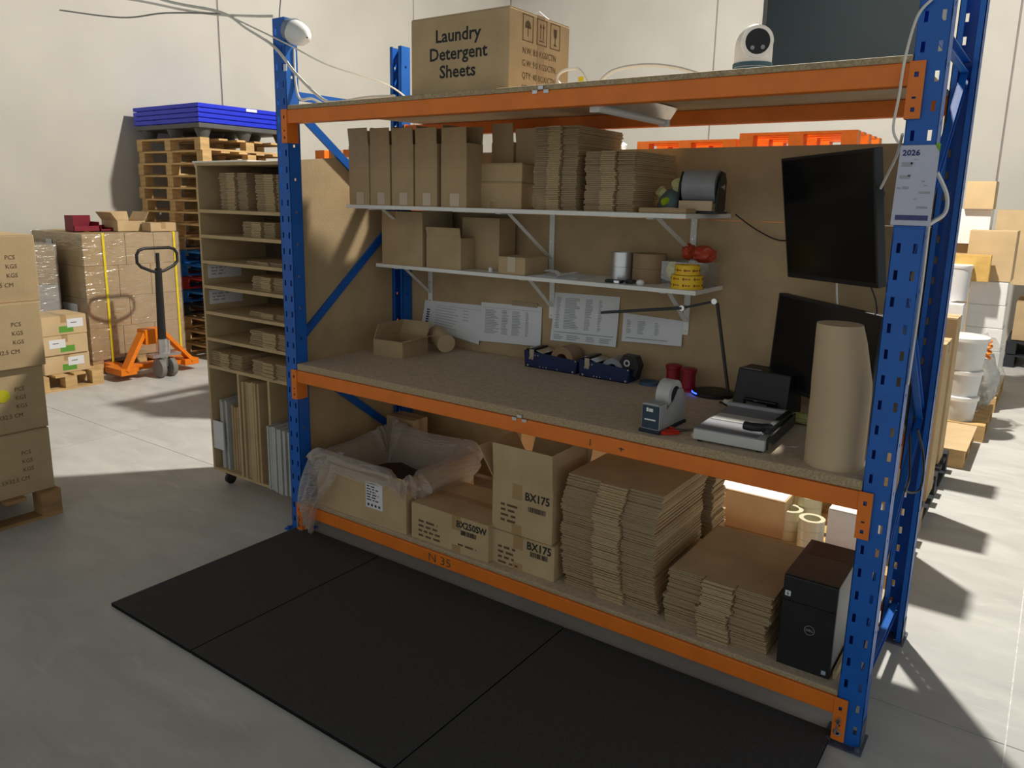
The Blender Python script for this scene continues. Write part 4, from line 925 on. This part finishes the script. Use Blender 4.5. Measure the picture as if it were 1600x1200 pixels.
for x in (UX0+.09, UX1-.09):
    for y in (UY0+.05, UY1-.06):
        c_ = G(); c_.cyl((x-.012,y,.032), (x+.012,y,.032), .032, n=18); c_.box(x-.02, x+.02, y-.02, y+.02, .060, UZ0); c_.build('caster', BLACK, t, smooth=True)
for zz in (1.192, 1.043):
    s_ = B(UX0+.0162, UX0+.0175, UY0+.03, UY0+.25, zz+.035, zz+.115).build('shelf_label', PAPER, t); marks(scribble(.05,.09,.11,3,.018,random.Random(int(zz*99))), PRINT, s_, RIGHT((UX0+.0177, UY0, zz)))
s_ = B(-.42, -.19, UY1-.002, UY1-.0008, .53, .63).build('shelf_label', PAPER, t); marks([(.08,.04,.09,.012),(.12,.06,.04,.012)], PRINT, s_, FRONT((-.42,UY1-.0022,.53)))
B(-1.045, UX0-.001, .2, .23, .40, .412).build('latch_plate', mat('grey_cable', (.25,.25,.26), .5), t)
# what lies in it
flat_stack('thick stack of flattened cartons, left of two on the top shelf of the trolley', .24, .30, .20, (-.86,.20,1.6155), n=24, m=CARD2, jit=.004, wob=.006, group='cartons in the trolley')
flat_stack('thick stack of flattened cartons, right of two on the top shelf of the trolley', .26, .30, .19, (-.53,.19,1.6155), n=22, m=CARD2, jit=.004, wob=.006, group='cartons in the trolley')
flat_stack('short pile of flattened cartons on the second trolley shelf', .27, .30, .082, (-.66,.19,1.4765), n=10, m=CARD2, jit=.004, group='cartons in the trolley')
flat_stack('few flattened cartons on the third trolley shelf', .30, .30, .016, (-.62,.18,1.3325), n=4, m=CARD2, jit=.005, group='cartons in the trolley')
flat_stack('short pile of flattened cartons on the fourth trolley shelf', .27, .30, .075, (-.60,.19,1.1925), n=9, m=CARD2, jit=.004, group='cartons in the trolley')
flat_stack('thin pile of flattened cartons on the fifth trolley shelf', .34, .30, .030, (-.62,.18,1.0435), n=6, m=CARD2, jit=.006, group='cartons in the trolley')
flat_stack('pile of flattened cartons jutting from the sixth trolley shelf', .36, .30, .085, (-.58,.15,.8905), n=10, m=CARD2, jit=.006, wob=.006, group='cartons in the trolley')
flat_stack('pile of flattened cartons, left of two above the trolley slots', .28, .30, .085, (-.955,.15,.7275), n=10, m=CARD2, jit=.006, group='cartons in the trolley')
flat_stack('pile of flattened cartons, right of two above the trolley slots', .30, .30, .090, (-.55,.13,.7275), n=9, m=CARD2, jit=.006, group='cartons in the trolley')
ZL = UZ0+.017
upright_stack('brown boards standing in the left slot of the trolley', .11, .36, .40, (-.83,.17,ZL), n=5, m=CARD2)
t = upright_stack('grey boards with a white band standing in the left trolley slot', .07, .30, .42, (-.92,.165,ZL), n=4, m=CARDG)
tag(B(-.965,-.87,.150,.158,ZL+.12,ZL+.29).build('paper_sleeve', PAPER), 'white paper sleeve in the left slot of the trolley', 'paper')
upright_stack('tall brown boards filling the middle slot of the trolley', .15, .38, .585, (-.665,.14,ZL), n=8, m=CARD)
upright_stack('grey boards filling the right slot of the trolley', .27, .36, .37, (-.415,.10,ZL+.002), n=16, m=CARDG)
tag(G().cyl((-.20,.25,.47+.08), (-.20,.52,.47+.08), .055, n=20).build('bubble_roll', mat('foam_roll', (.42,.38,.32), .8), None, smooth=True), 'pale foam roll lying on the grey boards in the trolley', 'roll')
# white foam sheet on top of the trolley
t = thing('foam_sheet', 'white foam sheet lying on top of the shelf trolley', 'sheet', (0,0,0))
G().prism([(-1.09,.20),(-.55,.17),(-.50,.5),(-1.04,.52)], .010, Matrix.Translation((0,0,UZ1+.001))).build('sheet', WPLAS, t, bevel=.003)
g = G().add([(-1.07,.2,UZ1+.001),(-.99,.19,UZ1+.001),(-.99,.185,UZ1-.045),(-1.03,.19,UZ1-.045)], [(0,1,2,3)]); g.build('hanging_corner', mat('pinkish_foam', (.62,.52,.50), .7), t, thick=.006)


# ------------------------------------------------------------------ pallets
def pallet(name, label, w_, d_, h_, loc, m, group=None, nd=7):
    """block pallet: deck boards along x, nine blocks, bottom boards"""
    t = thing(name, label, 'pallet', loc, 0, group); tb = .018
    bwid = .10
    for i in range(nd):
        y = (d_-bwid)*i/(nd-1); B(0, w_, y, y+bwid, h_-tb, h_).build('deck_board', m, t)
    for i in range(3):
        x = (w_-.10)*i/2
        B(x, x+.10, 0, d_, 0, tb).build('bottom_board', m, t)
        for j in range(3):
            y = (d_-.10)*j/2; B(x, x+.10, y, y+.10, tb, h_-tb).build('block', m, t)
    return t
# left carton pile
lp = pallet('wooden_pallet', 'dark wooden pallet under the carton pile at the left edge', 1.10, 1.10, .142, (-2.31, -1.72, 0), WOODD)
for i, lab in enumerate(('bottom carton of the pile at the left edge', 'carton with a yellow dot in the pile at the left edge', 'third carton up in the pile at the left edge, half in shadow', 'top carton of the pile at the left edge, reading 32.5 CM')):
    sh = (.0, .02, .0, .012)[i]
    t = carton('shipping_carton', lab, .56, .56, .334, (-1.81-sh, -1.19+.01*i, .1425+i*.335), m=CARD, group='cartons piled at the left edge')
    mx = RIGHT((.5608, 0, 0))
    for k, s in enumerate(('PCS', 'KGS', 'KGS')): text(s, .030, INKB, t, RIGHT((.5608, .415, .215-k*.045)), sx=.95)
    text('36.5X32.5 CM', .030, INKB, t, RIGHT((.5608, .275, .078)), sx=.95); B(.561, .5616, .20, .248, 0, .334).build('tape', TAPE, t)
    if i == 1:
        d_ = G().cyl((.561,.36,.20), (.5618,.36,.20), .033, n=28).build('yellow_dot', YDOT, t)
# small cartons on pallet in front of the wrapped load
pallet('wooden_pallet', 'low pine pallet under the three small green printed cartons', .62, .56, .135, (-4.54, .44, 0), WOOD, nd=4)
for i, lab in enumerate(('bottom small carton with green print and white label', 'middle small carton with green print and white label', 'top small carton with green print and white label')):
    t = carton('small_carton', lab, .38, .385, .166, (-4.38+.015*(i % 2), .545-.01*i+(.02 if i == 2 else 0), .136+i*.168), m=CARD3, group='small green printed cartons')
    dy = (.20, .06, .22)[i]
    B(.3802,.3808, .15,.27, .02,.075).build('green_panel', GREENP, t)
    B(.381,.3816, dy,dy+.135, .06,.135).build('shipping_label', PAPER, t); marks([(dy+.03,.098,.05,.006)], INK, t, RIGHT((.3818,0,0)))
# wrapped load
wr = thing('wrapped_pallet_load', 'stretch wrapped block of brown cartons with yellow straps', 'pallet load', (-5.28, 1.10, 0))
WX, WY = .98, .955
n_l = (0.13, .435, .72, 1.02, 1.318)
for k in range(4):
    for j in range(3):
        a, b_ = WY*j/3, WY*(j+1)/3
        if k % 2: a, b_ = (0, WY*.42) if j == 0 else ((WY*.42, WY*.72) if j == 1 else (WY*.72, WY))
        for i in range(2): B(WX*i/2+.002, WX*(i+1)/2-.002, a+.002, b_-.002, n_l[k]+.001, n_l[k+1]-.001).build('carton', CARD, wr, bevel=.004)
g = G()
for i in range(3): g.box(0, WX, i*(WY-.1)/2, i*(WY-.1)/2+.10, .0, .02); g.box(0, WX, i*(WY-.1)/2, i*(WY-.1)/2+.10, .108, .128); g.box(0, .1, i*(WY-.1)/2, i*(WY-.1)/2+.10, .02, .108); g.box(WX-.1, WX, i*(WY-.1)/2, i*(WY-.1)/2+.10, .02, .108)
g.build('pallet_base', WOOD, wr)
for y in (.19, .90):
    g = G(); g.bar((WX+.006, y, .08), (WX+.006, y-.0, 1.322), .022, .002, (0,1,0)); g.bar((0, y, 1.322), (WX+.006, y, 1.322), .022, .002, (0,1,0)); g.build('strap', YELST, wr)
for y, z in ((.06,.95),(.30,1.05)): B(y, y+.12, -.008, -.006, z, z+.2).build('shipping_label', PAPER, wr)
B(.90-.38, .90-.10, -.008,-.006, .55,.66).build('shipping_label', PAPER, wr)
g = G(); e = .004; n = 10
vs = lambda x, y, z: (x, y, z)
g.box(-e, WX+e, -e, WY+e, .10, 1.322); g.f = [f for f in g.f if f not in ((0,3,2,1),)]
g.build('stretch_wrap', FILM, wr)
# second grey wrapped load behind/left of it
t = thing('wrapped_pallet_load', 'grey wrapped load with white labels behind the left carton pile', 'pallet load', (-5.34, .02, 0))
for k in range(3): B(0.01, .74, .10, .98, .13+k*.36, .13+(k+1)*.36-.004).build('carton', CARD2 if k != 1 else CARDG, t, bevel=.005)
g = G()
for i in range(3): g.box(0, .76, .1+i*.4, .18+i*.4, 0, .128)
g.build('pallet_base', WOODD, t); B(.741,.743, .55,.70, .95,1.12).build('shipping_label', PAPER, t); B(.741,.743,.40,.46,.95,1.15).build('red_label', REDP, t)
g = B(0.004, .748, .094, .986, .12, 1.22); g.build('stretch_wrap', film_mat('cloudy_wrap', (.6,.6,.58), .35, 9, .25, .5), t)
# things on top of the wrapped load
ZW = 1.324
for (y, w2, h2, lab) in ((1.19, .24, .15, 'dark red plastic bin lying on the wrapped load'), (1.44, .12, .055, 'small dark red bin beside the larger one on the wrapped load')):
    t = thing('parts_bin', lab, 'bin', (-4.78, y, ZW)); g = G(); g.box(0,.17,0,w2,0,.004); g.box(0,.17,0,.004,0,h2); g.box(0,.17,w2-.004,w2,0,h2*.6); g.box(0,.004,0,w2,0,h2); g.box(.166,.17,0,w2,0,h2*.35); g.build('bin_body', DRED, t)
t = open_carton('open_carton', 'small open carton on top of the wrapped load', .30, .28, .10, (-4.82, 1.56, ZW), m=CARD, flaps=(('F', .10, 35), ('B', .10, 30), ('L', .09, 20)))
carton('flat_carton', 'long low carton on top of the wrapped load near the pallets', .16, .27, .085, (-4.50, 1.79, ZW), m=CARD)
# tall stack of pallets by the left wall
PX, PY, PS = -5.20, 2.20, 1.15
z = 0; seq = [WOOD, WOOD, WOOD, BLKW, BLUEW, REDW, BLUEW, BLUEW, WOOD, WOOD]; nm = {WOOD:'pine', BLKW:'black', BLUEW:'blue painted', REDW:'red painted'}
ords = ['lowest', 'second', 'third', 'fourth', 'fifth', 'sixth', 'seventh', 'eighth', 'ninth', 'tenth', 'eleventh', 'twelfth', 'thirteenth', 'fourteenth', 'fifteenth', 'sixteenth', 'seventeenth']
hs = [.1395]*10+[.1215]*7; seq += [WOOD]*7; base = {}
for k, (m_, h_) in enumerate(zip(seq, hs)):
    lab = f'{nm[m_]} pallet, {ords[k]} from the floor in the tall stack by the left wall'
    key = (m_.name, h_); p = (PX+random.uniform(-.012,.012), PY+random.uniform(-.012,.012), z)
    if key not in base: base[key] = pallet('stacked_pallet', lab, PS, PS, h_-.001, p, m_, 'pallets in the tall stack', nd=6)
    else: dup(base[key], p, label=lab)
    z += h_
t = thing('plastic_pallet', 'dark grey nestable plastic pallet with round feet on the tall stack', 'pallet', (PX-.01, PY-.01, z)); B(0,1.17,0,1.17,.09,.135).build('deck', GREYPP, t, bevel=.008)
for i in range(3):
    for j in range(3): G().cyl((.11+.475*i,.11+.475*j,0), (.11+.475*i,.11+.475*j,.092), .05, .085, 16).build('foot', GREYPP, t, smooth=True)
z += .136
bl = None
for k in range(4):
    lab = ['lowest', 'second', 'third', 'topmost'][k]+' of the four bright blue plastic pallets on the tall stack'; p = (PX-.012, PY-.012, z+k*.047)
    if bl is None:
        bl = thing('plastic_pallet', lab, 'pallet', p, 0, 'bright blue plastic pallets'); B(0,1.175,0,1.175,.006,.0455).build('deck', BLUEP, bl, bevel=.006)
        g = G()
        for a in (.10,.48,.86):
            g.box(a,a+.24,.02,1.15,.0,.008)
        g.box(.03,1.145,.03,1.145,.001,.007); g.build('nesting_rib', BLUEP, bl)
    else: bl2 = dup(bl, p, label=lab)
s_ = B(1.1755,1.1765,.55,.68,.012,.040).build('pallet_label', PAPER, bl2)

# pallet jack
t = thing('pallet_jack', 'orange hand pallet jack with a black loop handle by the wrapped load', 'pallet jack', (-3.86, 1.50, 0))
for s in (-1, 1):
    g = G(); g.box(-1.20, -.02, s*.24-.052, s*.24+.052, .065, .102); fk = g.build('fork', JACKO, t, bevel=.006)
    g = G(); g.bar((-.10, s*.08, .42), (.0, s*.34, .085), .10, .035, (1,0,0)); g.build('side_brace', JACKO, t, bevel=.004)
    G().cyl((.10, s*.055-.022, .09), (.10, s*.055+.022, .09), .09, n=24).build('wheel', mat('wheel_grey', (.20,.19,.17), .6), t, smooth=True)
    g = G(); g.cyl((-1.08, s*.24-.03, .04), (-1.08, s*.24+.03, .04), .038, n=16); g.build('fork_roller', DARKG, t)
B(-.17, -.03, -.10, .10, .30, .44).build('frame', JACKO, t, bevel=.006)
B(-.20, -.10, -.30, .30, .06, .11).build('frame_base', JACKO, t, bevel=.004)
for s in (-1, 1): B(-.25, .04, min(s*.24, s*.39), max(s*.24, s*.39), .055, .115).build('fork_heel', JACKO, t, bevel=.005)
g = G(); g.cyl((.08,0,.10), (.08,0,.36), .045, n=20); g.box(.03,.15,-.14,.14,.20,.225); g.cyl((.08,.05,.2), (.08,.05,.34), .022, n=14); g.build('pump', GALV, t, smooth=True)
G().cyl((.08,0,.34), (.10,0,1.02), .038, .030, n=18).build('shaft', BLACK, t, smooth=True); G().cyl((.099,0,.99), (.104,0,1.16), .018, n=12).build('lever_post', BLACK, t, smooth=True)
lp_ = []
for a, b_ in ((0,.98),(.07,1.0),(.16,1.04),(.195,1.08),(.195,1.15),(.17,1.19),(.12,1.205),(0,1.205),(-.12,1.205),(-.17,1.19),(-.195,1.15),(-.195,1.08),(-.16,1.04),(-.07,1.0)): lp_.append((.10,a,b_))
G().tube(lp_, .014, 10, closed=True).build('loop_handle', BLACK, t, smooth=True)

# ------------------------------------------------------------------ goods behind the rack
def white_carton(label, w_, d_, h_, loc, group=None): return carton('white_carton', label, w_, d_, h_, loc, m=WCARD, tape=False, group=group)
pallet('wooden_pallet', 'pine pallet behind the rack carrying tape rolls and white boxes', 1.15, 1.0, .135, (1.42, 1.06, 0), WOOD)
ZP = .136
t = carton('flat_carton', 'flat brown carton with its lit top painted white, seen under the worktop', .40, .30, .19, (1.69, 1.14, ZP), m=CARD3, tape=False); B(.01,.39,.01,.29,.1902,.1912).build('painted_lit_top', PAPER, t)  # white layer paints the lamplight on the cardboard top
for (x, y, nr, lab) in ((2.10, 1.20, 3, 'left pile behind the computer tower'), (2.215, 1.14, 3, 'right pile behind the computer tower'), (2.16, 1.30, 4, 'rear pile behind the computer tower')):
    for k in range(nr): tag(G().ring((0,0,0), (0,0,.048), .058, .038, 28).build('clear_tape_roll', CLEART, None, smooth=True, loc=(x, y, ZP+k*.049)), ['bottom', 'second', 'third', 'fourth'][k]+' clear tape roll of the '+lab, 'tape roll', 'clear tape rolls')
white_carton('small white box beside the clear tape rolls behind the rack', .19, .22, .22, (2.285, 1.12, ZP))
carton('brown_carton', 'brown carton behind the tape rolls on the pallet behind the rack', .60, .40, .36, (1.55, 1.56, ZP), m=CARD3)
t = carton('brown_carton', 'pale brown carton glimpsed under the worktop at the left', .55, .45, .36, (.10, 1.15, ZP), m=CARD3); B(.28,.40,-.001,-.0002,.20,.34).build('shipping_label', PAPER, t)
pallet('wooden_pallet', 'pine pallet behind the left half of the rack', 1.15, 1.0, .135, (.05, 1.06, 0), WOOD)
carton('brown_carton', 'brown carton under the worktop left of the white one, behind the rack', .48, .50, .38, (.72, 1.14, ZP), m=CARD3)
# tall goods on the right end behind the rack (they cast the toothed shadows)
carton('tall_carton', 'tall narrow carton just behind the right end of the rack', .32, .24, .94, (2.22, 1.50, .136), m=CARD)
carton('tall_carton', 'tall brown carton standing past the rear upright', .40, .26, .87, (2.17, 2.12, .136), m=CARD)
carton('tall_carton', 'farther tall brown carton on the dark pallet behind the rack', .40, .22, .92, (2.14, 2.87, .136), m=CARD)
pallet('dark_pallet', 'blue pallet edge sticking out behind the rear upright', 1.15, 1.15, .134, (1.41, 2.10, 0), BLKW)
pallet('wooden_pallet', 'pine pallet covered with a brown sheet in the right row', 0.80, .72, .125, (1.845, 3.32, 0), WOOD, nd=5)
tag(B(1.845, 2.655, 3.30, 4.05, .126, .132).build('cardboard_sheet', CARD3), 'flat cardboard sheet on the pallet in the right row', 'sheet')
pallet('wooden_pallet', 'pine pallet carrying the white tubs in the right row', 0.80, .85, .125, (1.90, 4.10, 0), WOOD, nd=5)
def tub(label, x, y, z_, r, h_, lid=True):
    t = thing('white_tub', label, 'tub', (x, y, z_), group='white tubs')
    G().lathe([(r*.86,0),(r*.88,.01),(r,h_-.03),(r*1.02,h_-.03),(r*1.02,h_-.02)], 28).build('bucket', mat('milky_plastic', (.66,.68,.70), .35, var=.02), t, smooth=True)
    if lid: G().lathe([(r*1.03,h_-.035),(r*1.07,h_-.03),(r*1.07,h_-.006),(r*1.0,h_)], 28).build('lid', WPLAS, t, smooth=True)
    return t
tub('bottom white tub of the stack in the right row', 2.50, 4.24, .126, .125, .19); tub('middle white tub of the stack in the right row', 2.50, 4.24, .318, .13, .20); t = tub('wide lidded white tub on top of the tub stack', 2.48, 4.24, .52, .16, .25)
t = thing('wrapped_bag', 'grey goods bag in clear plastic beside the white tubs', 'bag', (2.60, 4.66, .126))
crumple(.15, .8, .9, 1.6, 78).build('bag', mat('grey_bag_film', (.42,.41,.39), .4, var=.2, scale=18), t, smooth=True, loc=(0, 0, .25)); crumple(.17, .85, 1.0, 1.72, 77).build('clear_wrap', FILM, t, smooth=True, loc=(0, 0, .30))
tag(G().tube([(2.63+.02*math.cos(i*.8), 4.44+.02*math.sin(i*.8), .58+i*.006) for i in range(24)], .011, 8).build('orange_coil', mat('orange_coil', (.85,.26,.02), .5), None, smooth=True), 'bright orange coil hanging on the wrapped bag', 'coil')
pallet('wooden_pallet', 'pine pallet carrying the white cartons in the right row', 0.80, 1.10, .125, (1.90, 5.16, 0), WOOD, nd=6)
for k in range(5): white_carton(['lowest', 'second', 'third', 'fourth', 'top'][k]+' white carton of the column in the right row', .275, .32, .194, (2.405-.004*k, 5.22, .126+k*.196), 'white cartons in a column')
tub('tall white tub left of the white carton column', 2.33, 5.05, .126+.82, .075, .30, True)
white_carton('white box under the tall white tub in the right row', .28, .28, .80, (2.11, 4.90, .126))
carton('brown_carton', 'brown carton with a white label on top of the white column', .34, .42, .42, (2.335, 5.22, 1.108), m=CARD3)
carton('yellow_carton', 'yellowish carton in front of the labelled carton in the right row', .27, .10, .22, (2.255, 5.08, 1.108), m=mat('yellow_card', (.62,.40,.12), .8))
white_carton('long white box below the topmost brown carton', .25, .3, .30, (2.20, 5.50, 1.40)); carton('brown_carton', 'topmost brown carton of the right row', .22, .3, .235, (2.24, 5.46, 1.702), m=CARD3)
for k, (y, hh) in enumerate(((5.55, 1.27),)): carton('brown_carton', 'tall carton hidden behind the white column in the right row', .36, .5, hh, (2.02, y, .126), m=CARD)
carton('brown_carton', 'wide brown carton on the far pallet at the right edge', .9, .8, .80, (2.36, 7.6, .90), m=CARD3); carton('brown_carton', 'lower wide carton on the far pallet at the right edge', .9, .8, .42, (2.66, 7.6, .30), m=CARD)
pallet('dark_pallet', 'black pallet under the far cartons at the right edge', 1.0, .9, .14, (2.62, 7.55, .15), BLKW); pallet('dark_pallet', 'lowest black pallet under the far cartons at the right edge', 1.0, .9, .14, (2.62, 7.55, 0), BLKW)
# orange plastic pallets stacked behind the rack, tops seen over the back panel
for i, (x, y, zt, n_) in enumerate(((.14, 3.3, 2.172, 2), (.98, 3.25, 2.205, 3))):
    hh = zt/14
    for k in range(14):
        z_ = zt-hh*(k+1)
        if z_ < 0: break
        pallet('orange_pallet', f'orange pallet, {ords[k] if k else "top"} {"down " if k else ""}in the {["left","right"][i]} stack behind the rack', .80, .82, hh-.002, (x, y, z_), ORANGEP, 'orange pallets behind the rack', nd=5)
tag(crumple(.2, 1.6, 1.2, .8, 55).build('wrapped_goods', mat('cloudy_bag', (.68,.69,.66), .4, var=.08), None, smooth=True, loc=(.0, 2.75, 2.02)), 'cloudy white wrapped goods seen above the back panel', 'bag')
carton('brown_carton', 'tall carton pile behind the rack carrying the cloudy bag', .7, .5, 1.69, (-.35, 2.5, .136), m=CARD)
pallet('wooden_pallet', 'pine pallet behind the rack below the cloudy bag', 1.0, .75, .135, (-.5, 2.35, 0), WOOD, nd=5)

for i, x in enumerate((-1.62, -1.47, -1.32)):
    t = thing('edge_pallet', ['left', 'middle', 'right'][i]+' of three orange pallets standing on edge behind the shelf trolley', 'pallet', (x, 1.55, 0), group='orange pallets on edge')
    for k in range(7): B(0, .018, .0, 1.0, k*.315+.02, k*.315+.14).build('deck_board', ORANGEP, t)
    for k in range(3): B(.018, .10, k*.45, k*.45+.10, .02, 2.03).build('stringer', ORANGEP if i != 1 else WOODD, t)
